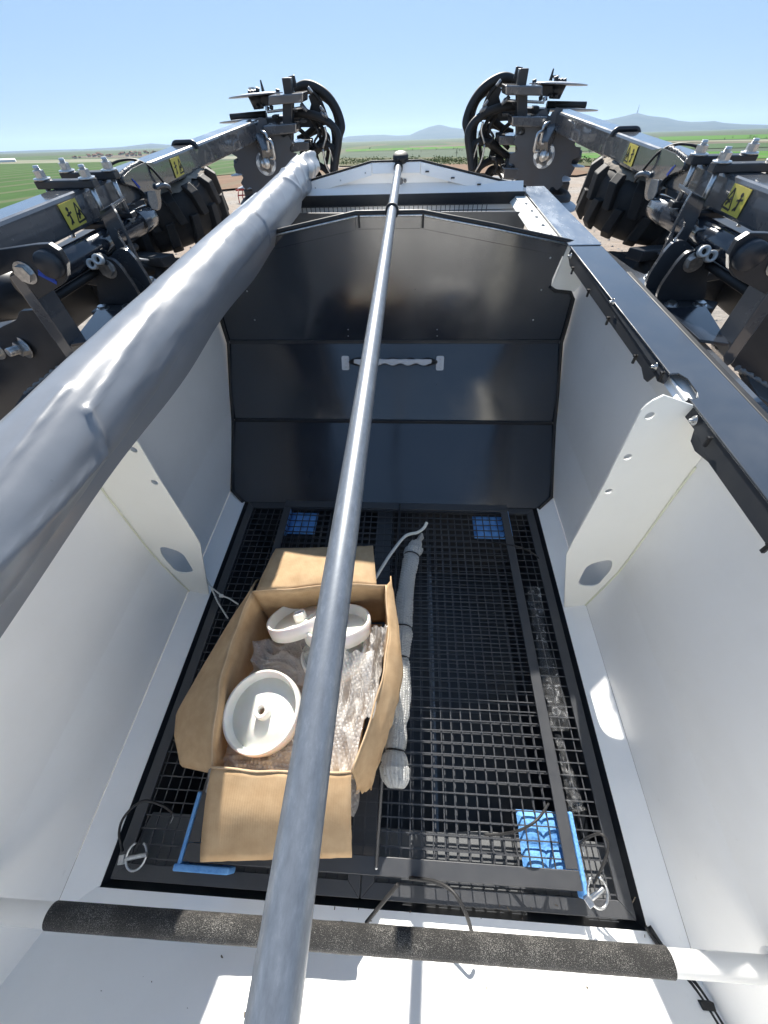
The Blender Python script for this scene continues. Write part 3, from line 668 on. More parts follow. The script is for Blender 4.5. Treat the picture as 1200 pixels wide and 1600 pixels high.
# ================================================================= GRATES, TRAY
def grate(x0, x1, label):
    g = thing('floor_grate', label, 'grate', ((x0 + x1) / 2, .4, -1.12), 'floor grates of the hopper'); z = -1.117; wd = .027; y0, y1 = -.112, .958
    part(g, 'frame', MB().prism([(x0, y0, z), (x1, y0, z), (x1 - wd, y0 + wd, z), (x0 + wd, y0 + wd, z)], (0, 0, -.006)).prism([(x0, y1, z), (x1, y1, z), (x1 - wd, y1 - wd, z), (x0 + wd, y1 - wd, z)], (0, 0, -.006))
         .prism([(x0, y0, z), (x0 + wd, y0 + wd, z), (x0 + wd, y1 - wd, z), (x0, y1, z)], (0, 0, -.006)).prism([(x1, y0, z), (x1 - wd, y0 + wd, z), (x1 - wd, y1 - wd, z), (x1, y1, z)], (0, 0, -.006)), 'grate', .0012)
    wb_ = MB(); st = .0252
    for i in range(int((x1 - x0 - wd) / st)): x = x0 + wd + .005 + i * st + random.uniform(-.0012, .0012); wb_.bar((x, y0 + .012, z - .009), (x, y1 - .012, z - .009), .0027, .0027)
    for i in range(int((y1 - y0 - wd) / st)): y = y0 + wd + .008 + i * st + random.uniform(-.0012, .0012); wb_.bar((x0 + .012, y, z - .0062), (x1 - .012, y, z - .0062), .0027, .0027)
    part(g, 'wire_mesh', wb_, 'grate', kind='stuff'); return g
grate(-.612, -.0755, 'left dark wire floor grate, mostly under the cardboard box'); grate(-.0735, .478, 'right dark wire floor grate, under the bubble wrapped bundle')
TZ = -1.068
tl, tr_ = PZ(286, 1342, TZ), PZ(912, 1397, TZ); TX0, TX1 = tl.x, tr_.x; TY0 = (tl.y + tr_.y) / 2; TY1 = .93; tw = .030
tray = thing('mesh_tray', 'dark wire mesh tray with flat steel rim lying on the floor grates', 'tray', ((TX0 + TX1) / 2, .4, -1.1))
part(tray, 'rim_bar', MB().box(((TX0 + TX1) / 2, TY0 + tw / 2, TZ - .003), (TX1 - TX0, tw, .006)), 'grate', .0012)
part(tray, 'rim_bar', MB().box(((TX0 + TX1) / 2, TY1 - tw / 2, TZ - .003), (TX1 - TX0, tw, .006)), 'grate', .0012)
for x in (TX0 + .0125, TX1 - .0125): part(tray, 'rim_bar', MB().box((x, (TY0 + TY1) / 2, TZ - .0035), (.025, TY1 - TY0 - 2 * tw - .002, .006)), 'grate', .0012)
tm_ = MB(); zz = -1.094; st = .0252; y = TY0 + .02; x = TX0 + .02
while y < TY1 - .015: q_ = random.uniform(-.0014, .0014); tm_.bar((TX0 + .022, y + q_, zz + q_), (TX1 - .022, y - q_, zz), .0026, .0026); tm_.bar((TX0 + .022, y, zz), (TX0 + .018, y, TZ - .007), .0024, .0024); tm_.bar((TX1 - .022, y, zz), (TX1 - .018, y, TZ - .007), .0024, .0024); y += st
while x < TX1 - .015: tm_.bar((x, TY0 + .02, zz - .003), (x, TY1 - .02, zz - .003), .0026, .0026); tm_.bar((x, TY0 + .02, zz), (x, TY0 + .015, TZ - .007), .0024, .0024); x += st
part(tray, 'wire_mesh', tm_, 'grate', kind='stuff')
cp0, cp1 = PZ(588, 1355, TZ + .001), PZ(625, 793, TZ + .001)
part(tray, 'centre_rod', MB().cyl((cp0.x, TY0 + .012, TZ + .002), (cp1.x, TY1 - .01, TZ + .002), .0035, 8), 'grate')
inst(tray, 'screw', RIVET, (cp0.x, TY0 + .012, TZ + .0035), (0, 0, 1))
# blue foam corner pads
def pad(cx, cy, sx, sy, label, ex, ey):
    t = thing('corner_pad', label, 'foam pad', (cx, cy, -1.115), 'blue foam corner pads of the mesh tray')
    def f(u, v):
        p = V((cx + (u - .5) * sx, cy + (v - .5) * sy, 0)); q = abs(math.sin(u * math.pi * 2)) ** .6 * abs(math.sin(v * math.pi * 2)) ** .6
        edge = min(1, min(u, 1 - u, v, 1 - v) * 12); p.z = -1.113 + (.006 + .008 * q) * edge; return p
    part(t, 'cushion', MB().grid(f, 25, 25), 'blue')
    x_ = cx + ex * sx / 2; b = MB(); b.prism(round_poly([(x_, cy - sy / 2 - .012, -1.112), (x_ + ex * .009, cy - sy / 2 - .012, -1.112), (x_ + ex * .009, cy + sy / 2, -1.112), (x_, cy + sy / 2, -1.112)], .004), (0, 0, .044 if cy < .4 else .036))
    part(t, 'side_strip', b, 'blue', .003)
    if ey: part(t, 'front_strip', MB().prism(round_poly([(x_ + ex * .014, cy - sy / 2 - .014, -1.112), (x_ - ex * sx * 1.02, cy - sy / 2 - .014, -1.112), (x_ - ex * sx * 1.02, cy - sy / 2 - .002, -1.112), (x_ + ex * .014, cy - sy / 2 - .002, -1.112)], .004), (0, 0, .046 if ex < 0 else .03)), 'blue', .003)
pw = .105
pad(TX1 - .049, TY0 + .062, .102, .125, 'blue foam pad under the near right corner of the mesh tray', 1, 0)
pad(TX0 + .049, TY0 + .058, .102, .120, 'blue foam pad under the near left tray corner, beside the cardboard flap', -1, 1)
pad(TX1 - .062, TY1 - .070, .115, .100, 'blue foam pad at the far right corner of the mesh tray', 1, 0)
pad(TX0 + .070, TY1 - .072, .100, .100, 'blue foam pad in shade at the far left corner of the mesh tray', -1, 0)

# ================================================================= RIDGE TUBE AND TARP
RTX, RTZ, RTR = -.0582, -.298, .01345
rt_ = thing('ridge_tube', 'long grey galvanised tube running down the middle over the open hopper', 'tube', (RTX, .8, RTZ))
part(rt_, 'pipe', MB().tube([(RTX, -.7 + i * .1, RTZ) for i in range(28)], RTR, 28), 'galv')
part(rt_, 'collar', MB().lathe([(RTR + .0002, 0), (RTR + .006, .001), (RTR + .006, .012), (RTR + .0002, .013)], (RTX, YB - .012, RTZ - .001), (0, 1, 0), 24), 'black')
part(rt_, 'end_cap', MB().lathe([(0, -.014), (.026, -.014), (.030, -.008), (.030, .004), (.025, .010), (0, .011)], PY(626, 245, 2.03), (0, -.25, 1), 20), 'black')
part(rt_, 'saddle', MB().lathe([(RTR + .0004, 0), (RTR + .004, 0), (RTR + .004, .03), (RTR + .0004, .03)], (RTX, 1.985, RTZ), (0, 1, 0), 20), 'black')
TC = V((-.465, 0, -.325)); TR = .0565
def dent(Y, ph, yc, pc, wy, wp, h, sk=0.0):
    a = (Y - yc) / wy; q = math.atan2(math.sin(ph - pc), math.cos(ph - pc)) / wp - sk * a; return h * math.exp(-a * a - q * q)
def fold(Y, ph, y0, p0, y1, p1, wd, h):   # a sharp crease between two points of the roll
    ax, ay = (Y - y0) / .1, math.atan2(math.sin(ph - p0), math.cos(ph - p0)) * .57; bx, by = (y1 - y0) / .1, (p1 - p0) * .57
    L2 = bx * bx + by * by; t = max(0, min(1, (ax * bx + ay * by) / L2)); d = math.hypot(ax - bx * t, ay - by * t)
    return h * math.exp(-(abs(d) / wd) ** 1.25) * (1 - .3 * t)
def tarpf(u, v):
    Y = -.30 + u * 2.62; ph = v * 2 * math.pi
    r = TR * (1 + .010 * math.sin(ph * 3 + Y * 2))
    r += .0018 * noise.noise(V((Y * 5, math.cos(ph) * 1.4, math.sin(ph) * 1.4))) + .0009 * noise.noise(V((Y * 16, math.cos(ph) * 3, math.sin(ph) * 3)))
    g = max(0, min(1, (.80 - Y) / .45)); p = R_
    r += g * (dent(Y, ph, .46, p(30), .16, .50, -.007, .3) + dent(Y, ph, .22, p(0), .12, .6, .008) + dent(Y, ph, .20, p(78), .12, .5, -.006))
    r += g * (fold(Y, ph, .70, p(66), .40, p(34), .045, .0055) + fold(Y, ph, .40, p(34), .37, p(-18), .040, .006) + fold(Y, ph, .37, p(-18), .10, p(18), .05, .006) + fold(Y, ph, .42, p(72), .16, p(46), .05, .006) + fold(Y, ph, .16, p(46), -.05, p(64), .05, .006) + fold(Y, ph, .80, p(18), .55, p(-6), .04, .003) + fold(Y, ph, .95, p(70), .78, p(48), .035, .002))
    for k_ in range(7): r += fold(Y, ph, 1.05 + .09 * k_, p(60 + 17 * math.sin(k_ * 2.7)), 1.00 + .09 * k_ + .06 * math.sin(k_), p(5 + 22 * math.sin(k_ * 1.9)), .030, .0011)
    # gathered far end
    e = max(0, (Y - 1.72) / .60)
    r += e * (.006 * noise.noise(V((Y * 13, math.cos(ph) * 2.2, math.sin(ph) * 2.2))) + .004 * math.sin(ph * 4 + Y * 18)) - .016 * max(0, e - .55) / .45
    r += .003 * math.sin(ph * 5 + Y * 9) * e + fold(Y, ph, 2.08, p(95), 1.98, p(15), .08, .006) + fold(Y, ph, 2.18, p(70), 2.10, p(-20), .07, .006)
    r += fold(Y, ph, 1.70, p(80), 1.78, p(0), .10, .006) + fold(Y, ph, 1.86, p(110), 1.78, p(10), .09, .005) + fold(Y, ph, 1.98, p(90), 1.88, p(-10), .08, .005)
    if u > .996: r *= .6 if u < 1 else .25
    sag = .004 * math.sin(Y * 3.1)
    return V((TC.x + math.cos(ph) * r + .004 * math.sin(Y * 4) * (Y < 1.3), Y, TC.z + math.sin(ph) * r + sag))
tp0 = thing('rolled_tarp', 'long roll of shiny grey tarpaulin lying along the left edge of the hopper', 'tarpaulin', (TC.x, .9, TC.z))
part(tp0, 'roll', MB().grid(tarpf, 440, 72, True), 'tarp')
part(tp0, 'hem', MB().grid(lambda u, v: V((TC.x + .0560 - .016 * v ** 1.5 + .0015 * math.sin(u * 31), -.30 + 2.1 * u, TC.z - .006 - .054 * v + .004 * math.sin(u * 23 + 1) * v)), 160, 6), 'tarp')
part(tp0, 'loose_edge', MB().grid(lambda u, v: V((TC.x - .02 - .135 * v, -.30 + 2.35 * u, TC.z - .050 - .006 * v + .002 * math.sin(u * 40 + v * 3))), 120, 6), 'tarp')
M['cardedge'] = card('cardboard_edge', (.47, .33, .20), (.58, .42, .27))
# ================================================================= CARDBOARD BOX AND ITS CONTENTS
ZR, ZF = -.892, -1.088
NL, NR, FR, FL = PZ(331, 1199, ZR), PZ(549, 1206, ZR), PZ(603, 914, ZR + .012), PZ(394, 926, ZR + .008)
box = thing('cardboard_box', 'open brown cardboard box with bent flaps, holding white plastic wheels', 'box', ((NL.x + NR.x) / 2, .3, ZF))
cenb = (NL + NR + FR + FL) / 4
def wallf(a, b, bulge, wav, ph):
    out = (b - a).cross(V((0, 0, 1))).normalized()
    if out.dot((a + b) / 2 - cenb) < 0: out = -out
    def f(u, v):
        p = a.lerp(b, u); p = p + out * (bulge * math.sin(math.pi * u) * (.7 + .3 * v) + wav * noise.noise(V((u * 5 + ph, v * 2, ph))))
        bot = V((cenb.x, cenb.y, 0)) + (V((p.x, p.y, 0)) - V((cenb.x, cenb.y, 0))) * .97
        q = V((bot.x, bot.y, ZF)).lerp(p, v); q.z += (.004 * math.sin(u * 9 + ph)) * v; return q
    return f
def solid(o, t): m = o.modifiers.new('thick', 'SOLIDIFY'); m.thickness = t * S; m.offset = 0; return o
fN, fR, fF, fL = wallf(NL, NR, .004, .004, 0), wallf(NR, FR, .030, .008, 3), wallf(FR, FL, .008, .004, 5), wallf(FL, NL, .026, .007, 8)
for f in (fN, fR, fF, fL): solid(part(box, 'side_panel', MB().grid(f, 22, 10), 'card'), .0035)
part(box, 'base_panel', MB().prism([V((cenb.x + (p.x - cenb.x) * .92, cenb.y + (p.y - cenb.y) * .92, ZF)) for p in (NL, NR, FR, FL)], (0, 0, .004)), 'card')
def flap(f, u0, u1, o0, o1, curl, seed, tears=0.0, nm='flap'):
    o0, o1 = V(o0), V(o1)
    def g(u, v):
        h = f(u0 + (u1 - u0) * u, 1.0); e = o0.lerp(o1, u)
        p = h.lerp(e, v); p.z += curl * math.sin(math.pi * v) + .004 * noise.noise(V((u * 4, v * 3, seed)))
        if v > .99 or u < .01 or u > .99: p = p + V((noise.noise(V((u * 24, v * 24, seed))), noise.noise(V((u * 24, v * 24, seed + 4))), 0)) * tears
        return p
    return solid(part(box, nm, MB().grid(g, 22, 14), 'card'), .0032)
flap(fN, 0, 1, PZ(313, 1346, -.955), PZ(550, 1339, -.955), .010, 1, .0010)
flap(fF, .07, .97, PZ(583, 853, -.90), PZ(431, 858, -.905), .006, 2, .0012)
def score(f_, pts, lab=None):
    part(box, 'crease', MB().tube(pts, .0011, 5), 'cardedge')
for u_ in (.012, .988): score(fN, [fN(u_, v / 8) + V((0, -.002, 0)) for v in range(9)])
for f_ in (fN, fF, fL, fR): part(box, 'cut_edge', MB().tube([f_(i / 21, 1.0) + V((0, 0, .0012)) for i in range(22)], .0021, 6), 'cardedge')
# long left flap, folded outwards, its free edge an arc
def lf(u, v):
    h = fL(u, 1.0); e_px = [(404, 905), (366, 960), (318, 1040), (276, 1115), (273, 1150), (283, 1197), (325, 1206)]
    k = u * (len(e_px) - 1); i = min(int(k), len(e_px) - 2); a = PZ(*e_px[i], -.955 + .03 * (u < .2)); b = PZ(*e_px[i + 1], -.955); e = a.lerp(b, k - i)
    p = h.lerp(e, v); p.z += .008 * math.sin(math.pi * v) + .005 * noise.noise(V((u * 5, v * 2, 9))); return p
solid(part(box, 'flap', MB().grid(lf, 40, 12), 'card'), .0032)
# right flap hanging down outside
def rf(u, v):
    h = fR(u, 1.0); e_px = [(555, 1240), (578, 1234), (596, 1180), (615, 1120), (629, 1055), (622, 980), (610, 900)]
    k = u * (len(e_px) - 1); i = min(int(k), len(e_px) - 2); zz_ = lambda j: (-1.03, -1.0, -.96, -.935, -.93, -.92, -.87)[j]
    e = PZ(*e_px[i], zz_(i)).lerp(PZ(*e_px[i + 1], zz_(i + 1)), k - i)
    p = h.lerp(e, v); p = p + V((.006 * math.sin(v * 3) + v ** 4 * .006 * noise.noise(V((u * 22, 1, 1))), v ** 4 * .008 * noise.noise(V((u * 30, 5, 1))), .006 * noise.noise(V((u * 7, v * 3, 1))))); return p
solid(part(box, 'flap', MB().grid(rf, 40, 10), 'card', label='right flap, crushed and torn along its edge'), .0032)
# white plastic wheels
WR = .085
def wheel(c, nrm, label, spin=0):
    t = thing('plastic_pulley', label, 'pulley', c, 'white plastic wheels in the cardboard box'); c = V(c); nrm = V(nrm).normalized(); r = WR
    part(t, 'rim', MB().lathe([(r, -.018), (r + .001, 0), (r, .0155), (r - .0015, .017), (r - .0045, .017), (r - .006, .0155), (r - .0075, -.003), (r - .012, -.0075), (r - .012, -.018)], c, nrm, 64, closed=True), 'nylon')
    part(t, 'web', MB().lathe([(r - .010, -.012), (r - .010, -.0085), (.02, -.0075), (.012, -.0075), (.012, -.012)], c, nrm, 48, closed=True), 'nylon')
    part(t, 'hub', MB().lathe([(.018, -.019), (.0165, .013), (.0155, .0145), (.0095, .0145), (.008, .012), (.008, -.020), (.017, -.020)], c, nrm, 32, closed=True), 'nylon')
wheel(PZ(411, 1112, -.930), (-.10, -.06, 1), 'white plastic wheel lying flat, nearest in the box, hub fully visible')
def wl(x, y, z, n): n = V(n).normalized(); return PZ(x, y, z) - n * .017, n
wheel(*wl(466, 955, -.925, (-.30, .55, .78)), 'white plastic wheel leaning at the far left corner of the box')
wheel(*wl(526, 968, -.918, (-.10, .58, .81)), 'white plastic wheel leaning at the far right corner of the box')
wheel(*wl(521, 1012, -.955, (-.22, .38, .90)), 'white plastic wheel wedged beneath the far right one, in the middle')
# bubble wrap
def domes(mb, f, nu, nv, rad, h, mat=1, up=None):
    for i in range(nu):
        for j in range(nv):
            u, v = (i + .5 + (.5 if j % 2 else 0)) / (nu + .5), (j + .5) / nv
            if u > .99 or random.random() < .06: continue
            p = f(u, v); a = f(min(1, u + .004), v) - p; b_ = f(u, min(1, v + .004)) - p
            n_ = a.cross(b_)
            if n_.length < 1e-12: continue
            n_.normalize(); ref = up(u, v) if up else V((0, 0, 1))
            if n_.dot(ref) < 0: n_ = -n_
            e1, e2, _ = frame(n_); k = 8; vs = []
            for rr, hh in ((1, 0), (.82, .62), (.42, .95)): vs += [p + (e1 * math.cos(q * .7854) + e2 * math.sin(q * .7854)) * rad * rr + n_ * h * hh for q in range(k)]
            vs.append(p + n_ * h); fs = [[l * k + q, l * k + (q + 1) % k, (l + 1) * k + (q + 1) % k, (l + 1) * k + q] for l in range(2) for q in range(k)] + [[2 * k + q, 2 * k + (q + 1) % k, 3 * k] for q in range(k)]
            mb.add(vs, fs, mat, True)
    return mb
def crump(c, sx, sy, amp, seed, ang=0, tilt=(0, 0), nu=60, nv=46, dome=0.0):
    c = V(c); ca, sa = math.cos(ang), math.sin(ang)
    def f(u, v):
        x, y = (u - .5) * sx, (v - .5) * sy
        e = 1 + .12 * noise.noise(V((u * 4, v * 4, seed + 9)))
        x *= e; y *= e
        z = amp * (1.5 * noise.noise(V((u * 3.0, v * 2.4, seed))) + 1.25 * (1 - 2.2 * abs(noise.noise(V((u * 4 + v, v * 3.4, seed + 2))))) + .10 * noise.noise(V((u * 11, v * 10, seed + 5)))) + dome * (1 - ((u - .5) ** 2 + (v - .5) ** 2) * 4)
        return c + V((x * ca - y * sa, x * sa + y * ca, z + x * tilt[0] + y * tilt[1]))
    return domes(MB().grid(f, nu, nv), f, max(4, int(sx / .0080)), max(4, int(sy / .0070)), .0035, .0013)
BW = 'sheets of bubble wrap in the cardboard box'
def wrap(mb, label, c): solo('bubble_wrap', mb, ['bubble', 'blister'], label, 'bubble wrap', c, BW)
c = PZ(540, 1110, -.925); wrap(crump(c, .09, .24, .020, 3, -.12, (.25, .12)), 'crumpled bubble wrap at the right side of the box, lit by the sun', c)
c = PZ(578, 1050, -.925); wrap(crump(c, .055, .20, .020, 14, -.10, (.5, 0), 40, 60), 'bubble wrap strip pressed up against the right box wall', c)
c = PZ(355, 1152, -.992); wrap(crump(c, .05, .20, .014, 21, .22, (-.5, 0), 40, 56), 'bubble wrap bunched between the left box wall and the nearest wheel', c)
c = PZ(420, 1190, -.958); wrap(crump(c, .19, .06, .012, 33, 0, (0, -.2), 60, 34), 'bubble wrap along the near box wall under the nearest wheel', c)
c = PZ(445, 1035, -.985); wrap(crump(c, .16, .12, .018, 41, .1), 'dull bubble wrap in shade between the nearest wheel and the far ones', c)
c = PZ(500, 1130, -1.02); wrap(crump(c, .20, .34, .012, 47, 0), 'bubble wrap lining the bottom of the box', c)
# wrapped bundle on the tray
bz = -1.052
path = spline([PZ(649, 848, bz), PZ(641, 880, bz), PZ(633, 930, bz), PZ(629, 985, bz), PZ(627, 1040, bz), PZ(624, 1090, bz), PZ(621, 1140, bz), PZ(617, 1190, bz), PZ(619, 1232, bz)], 14)
rad = []; n_ = len(path)
for i in range(n_):
    t = i / (n_ - 1); r = .0235 + .004 * noise.noise(V((t * 14, 0, 3))) + .003 * math.sin(t * 23)
    for tc in (.095, .37, .475, .835): r -= .0045 * math.exp(-((t - tc) / .010) ** 2)
    if t < .05: r *= .72
    if t > .90: r *= 1.15 - max(0, t - .95) * 9
    rad.append(r)
bun = thing('wrapped_bundle', 'long bundle in bubble wrap with black cable ties, lying on the tray', 'bundle', (path[n_ // 2].x, path[n_ // 2].y, -1.09))
bm_ = MB(); nvv = 26
def bf_(u, v):
    k = u * (n_ - 1); i = min(int(k), n_ - 2); p = path[i].lerp(path[i + 1], k - i); r = rad[i] + (rad[i + 1] - rad[i]) * (k - i); a = v * 2 * math.pi
    r *= 1 + .16 * noise.noise(V((u * 13, math.cos(a) * 1.2, math.sin(a) * 1.2))) + .10 * (1 - 2 * abs(noise.noise(V((u * 9, math.cos(a) * 2, math.sin(a) * 2)))))
    return p + V((math.cos(a) * r, 0, math.sin(a) * r * .9))
wr_ = MB().grid(bf_, 240, nvv, True); domes(wr_, bf_, 104, 19, .0036, .0018, 1, lambda u, v: V((math.cos(v * 6.2832), 0, math.sin(v * 6.2832)))); part(bun, 'wrapping', wr_, ['bubble2', 'blister2'])
for tc in (.095, .37, .475, .835):
    i = int(tc * (n_ - 1)); p = path[i]; q = (path[i + 1] - path[i - 1]).normalized(); a, e, u = frame(q)
    part(bun, 'cable_tie', MB().tube([p + (a * math.cos(k * .3927) + e * math.sin(k * .3927)) * (rad[i] * 1.03 + .0012) for k in range(16)], .0022, 6, True), 'black')
part(bun, 'loose_end', MB().grid(lambda u, v: path[2] + V((.012 + u * .018 - .01 * v, .002 + u * .03 + (v - .5) * .02, .006 + .012 * math.sin(v * 3) + .006 * noise.noise(V((u * 5, v * 6, 2))))), 12, 10), 'bubble2')
st_p = spline([PZ(586, 905, -1.03), PZ(596, 888, -1.02), PZ(613, 862, -1.01), PZ(633, 838, -1.01), PZ(652, 832, -1.0), PZ(662, 825, -.99), PZ(667, 816, -.98)], 6)
solo('nylon_strap', MB().tube(st_p, .0052, 8), 'strap', 'pale nylon strap sticking up beside the far end of the wrapped bundle', 'strap', st_p[0])
# crumpled clear film by the tray rim
def filmstrip(pl, pr, seed, label, z0=-1.085):
    A_ = [PZ(*p, z0) for p in pl]; B_ = [PZ(*p, z0) for p in pr]; n = len(A_) - 1
    def f(u, v):
        k = u * n; i = min(int(k), n - 1); a = A_[i].lerp(A_[i + 1], k - i); b_ = B_[i].lerp(B_[i + 1], k - i)
        p = a.lerp(b_, v); p.z += .007 * noise.noise(V((u * 7, v * 2.5, seed))) + .006 * (1 - 2.4 * abs(noise.noise(V((u * 8, v * 4, seed + 3))))); return p
    solo('plastic_film', MB().grid(f, 120, 18), 'film', label, 'plastic film', A_[0], 'clear films on the right floor grate')
filmstrip([(822, 916), (826, 945), (838, 1000), (846, 1060), (856, 1110), (862, 1143)], [(843, 918), (848, 960), (853, 1000), (872, 1060), (884, 1100), (888, 1142)], 3, 'crumpled clear film along the tray rim, the longer far piece')
filmstrip([(866, 1147), (874, 1190), (882, 1230), (888, 1272)], [(876, 1150), (892, 1200), (903, 1235), (915, 1266)], 9, 'crumpled clear film beside the near right foam pad, the shorter piece')
# lanyards with linch pins
def lynch(path_, pin0, pin1, ringc, label):
    t = thing('linch_pin', label, 'pin', pin0, 'linch pins on cable lanyards'); part(t, 'lanyard', MB().tube(spline(path_, 8), .0027, 8), 'black')
    part(t, 'pin', MB().cyl(pin0, pin1, .0042, 12).box(V(pin0), (.016, .014, .012), frame(V(pin1) - V(pin0))), 'zinc', .001)
    a, e, u = frame(V((.15, -.25, 1))); rc = V(ringc); part(t, 'ring', MB().tube([rc + (a * math.cos(k * .2618 + .4) * .024 + e * math.sin(k * .2618 + .4) * .020) for k in range(22)], .0023, 8), 'zinc')
    q = V(path_[-1]); part(t, 'loose_wire', MB().tube([q, q + V((.006, -.008, .004)), q + V((.003, -.018, .002))], .0008, 5), 'zinc')
z_ = -1.09
lynch([PZ(192, 1330, -1.10), PZ(186, 1302, -1.08), PZ(195, 1275, -1.05), PZ(222, 1252, -1.04), PZ(252, 1258, -1.06), PZ(270, 1270, -1.08)], PZ(192, 1343, z_), PZ(230, 1335, z_ + .004), PZ(213, 1338, z_), 'small steel linch pin with black cable at the near left floor corner')
lynch([PZ(928, 1380, -1.07), PZ(945, 1345, -1.03), PZ(950, 1318, -1.01), PZ(938, 1303, -1.01), PZ(918, 1309, -1.04), PZ(905, 1318, -1.07)], PZ(920, 1408, -1.06), PZ(943, 1388, -1.05), PZ(934, 1394, -1.055), 'small steel linch pin with black cable beside the near right foam pad')
def cable(pts, r, label, m='black', grp=None):
    p = spline(pts, 8); solo('loose_cable', MB().tube(p, r, 8), m, label, 'cable', p[0], grp)
cable([PZ(757, 1304, -1.075), PZ(785, 1303, -1.06), PZ(815, 1296, -1.03), PZ(840, 1280, -1.02), PZ(857, 1256, -1.05)], .0026, 'thin black cable arching over the near right foam pad')
cable([PZ(572, 1442, -1.10), PZ(600, 1408, -1.07), PZ(622, 1382, -1.05)], .0036, 'short straight black cable end running from the crossbar grip to the tray')
cable([PZ(640, 1372, -1.07), PZ(680, 1378, -1.04), PZ(708, 1394, -1.02), PZ(727, 1425, -1.02), PZ(737, 1456, -1.05)], .0036, 'curved black cable looping from the tray rim towards the crossbar grip')
cable([PZ(770, 848, -1.06), PZ(800, 852, -1.03), PZ(825, 860, -1.04), PZ(842, 872, -1.08)], .0024, 'thin black cable crossing the tray rim below the far right foam pad')
# nylon ties between left baffle and box
tp = spline([PZ(306, 893, -1.02), PZ(318, 905, -1.05), PZ(330, 917, -1.06), PZ(346, 930, -1.05), PZ(358, 935, -1.03), PZ(372, 944, -1.0)], 6)
tie = thing('nylon_tie', 'pale nylon tie threaded through the slot of the left baffle, ends loose', 'cable tie', tp[0])
part(tie, 'band', MB().tube(tp, .0024, 6).tube(spline([PZ(330, 917, -1.06), PZ(340, 940, -1.07), PZ(356, 966, -1.06)], 6), .0024, 6).tube(spline([PZ(306, 893, -1.02), PZ(318, 898, -1.03), PZ(329, 916, -1.06)], 6), .0018, 6), 'strap')
part(tie, 'lock', MB().box(PZ(346, 931, -1.05), (.012, .009, .009)), 'strap', .0015)
# crumbs of dirt and straw on the end wall
dbr = MB(); rd = random.Random(12)
for i in range(150):
    x = rd.uniform(20, 1100); y = rd.uniform(1500, 1600) if i % 4 else rd.uniform(1400, 1460); d = ray(x, y); n0 = V((0, -(NP[2][1] - NP[1][1]), NP[2][0] - NP[1][0])); p0_ = V((0, NP[1][0], NP[1][1])); t_ = p0_.dot(n0) / d.dot(n0); p = d * t_
    if y < 1460: p = PZ(x, y, -1.112)
    s_ = rd.uniform(.0009, .0024) * (2.2 if rd.random() < .08 else 1); dbr.bar(p + V((0, 0, .001)), p + V((rd.gauss(0, 2), rd.gauss(0, 2), .0)) * s_ + V((0, 0, .001)), s_, s_ * .6)
solo('debris', dbr, simple('dry_crumbs', (.12, .10, .075), .9), None, None, (0, -.2, -1.1), kind='stuff')
# ================================================================= FOLDED WINGS (right side authored, left side mirrored)
SIDE = {1: 'right', -1: 'left'}
def hexstud(b, p, up, r, h, mat=0):
    b.cyl(p, V(p) + V(up) * h, r, 6, smooth=False); return b
NUTB = hexm('nut', .0155, .022, 1.5, .011, .52)
BIGB = hexm('bolt', .019, .014, 1.35, 0)
MEDB = hexm('bolt', .015, .011, 1.4, 0)
BIGN = hexm('nut', .019, .018, 1.5, .026, .55)
def picto(s, org, ex, ey, nrm, w, h, parent):
    st = part(parent, 'warning_sticker', MB().prism([org, org + ex * w, org + ex * w + ey * h, org + ey * h], nrm * .0012), 'yellow')
    L = lambda a, b_: org + ex * (w * a) + ey * (h * b_) + nrm * .0016
    pk = MB(); tri = [L(.08, .15), L(.50, .12), L(.30, .86)] if s > 0 else [L(.92, .15), L(.50, .12), L(.70, .86)]
    for i in range(3): pk.bar(tri[i], tri[(i + 1) % 3], .0045, .0006, nrm)
    g = (tri[0] + tri[1] + tri[2]) / 3
    pk.bar(g - ex * .008 - ey * .008, g + ex * .006 + ey * .010, .007, .0006, nrm).bar(g + ex * .007, g - ex * .009 + ey * .004, .005, .0006, nrm)
    c = L(.74 if s > 0 else .26, .5)
    pk.bar(c - ey * h * .32, c + ey * h * .14, .0065, .0006, nrm).bar(c + ey * h * .02 - ex * .012, c + ey * h * .10 + ex * .012, .0045, .0006, nrm).bar(c - ey * h * .34 - ex * .010, c - ey * h * .16, .005, .0006, nrm)
    pk.cyl(c + ey * h * .24, c + ey * h * .24 + nrm * .0006, .0055, 10)
    part(st, 'pictogram', pk, 'ink'); return st
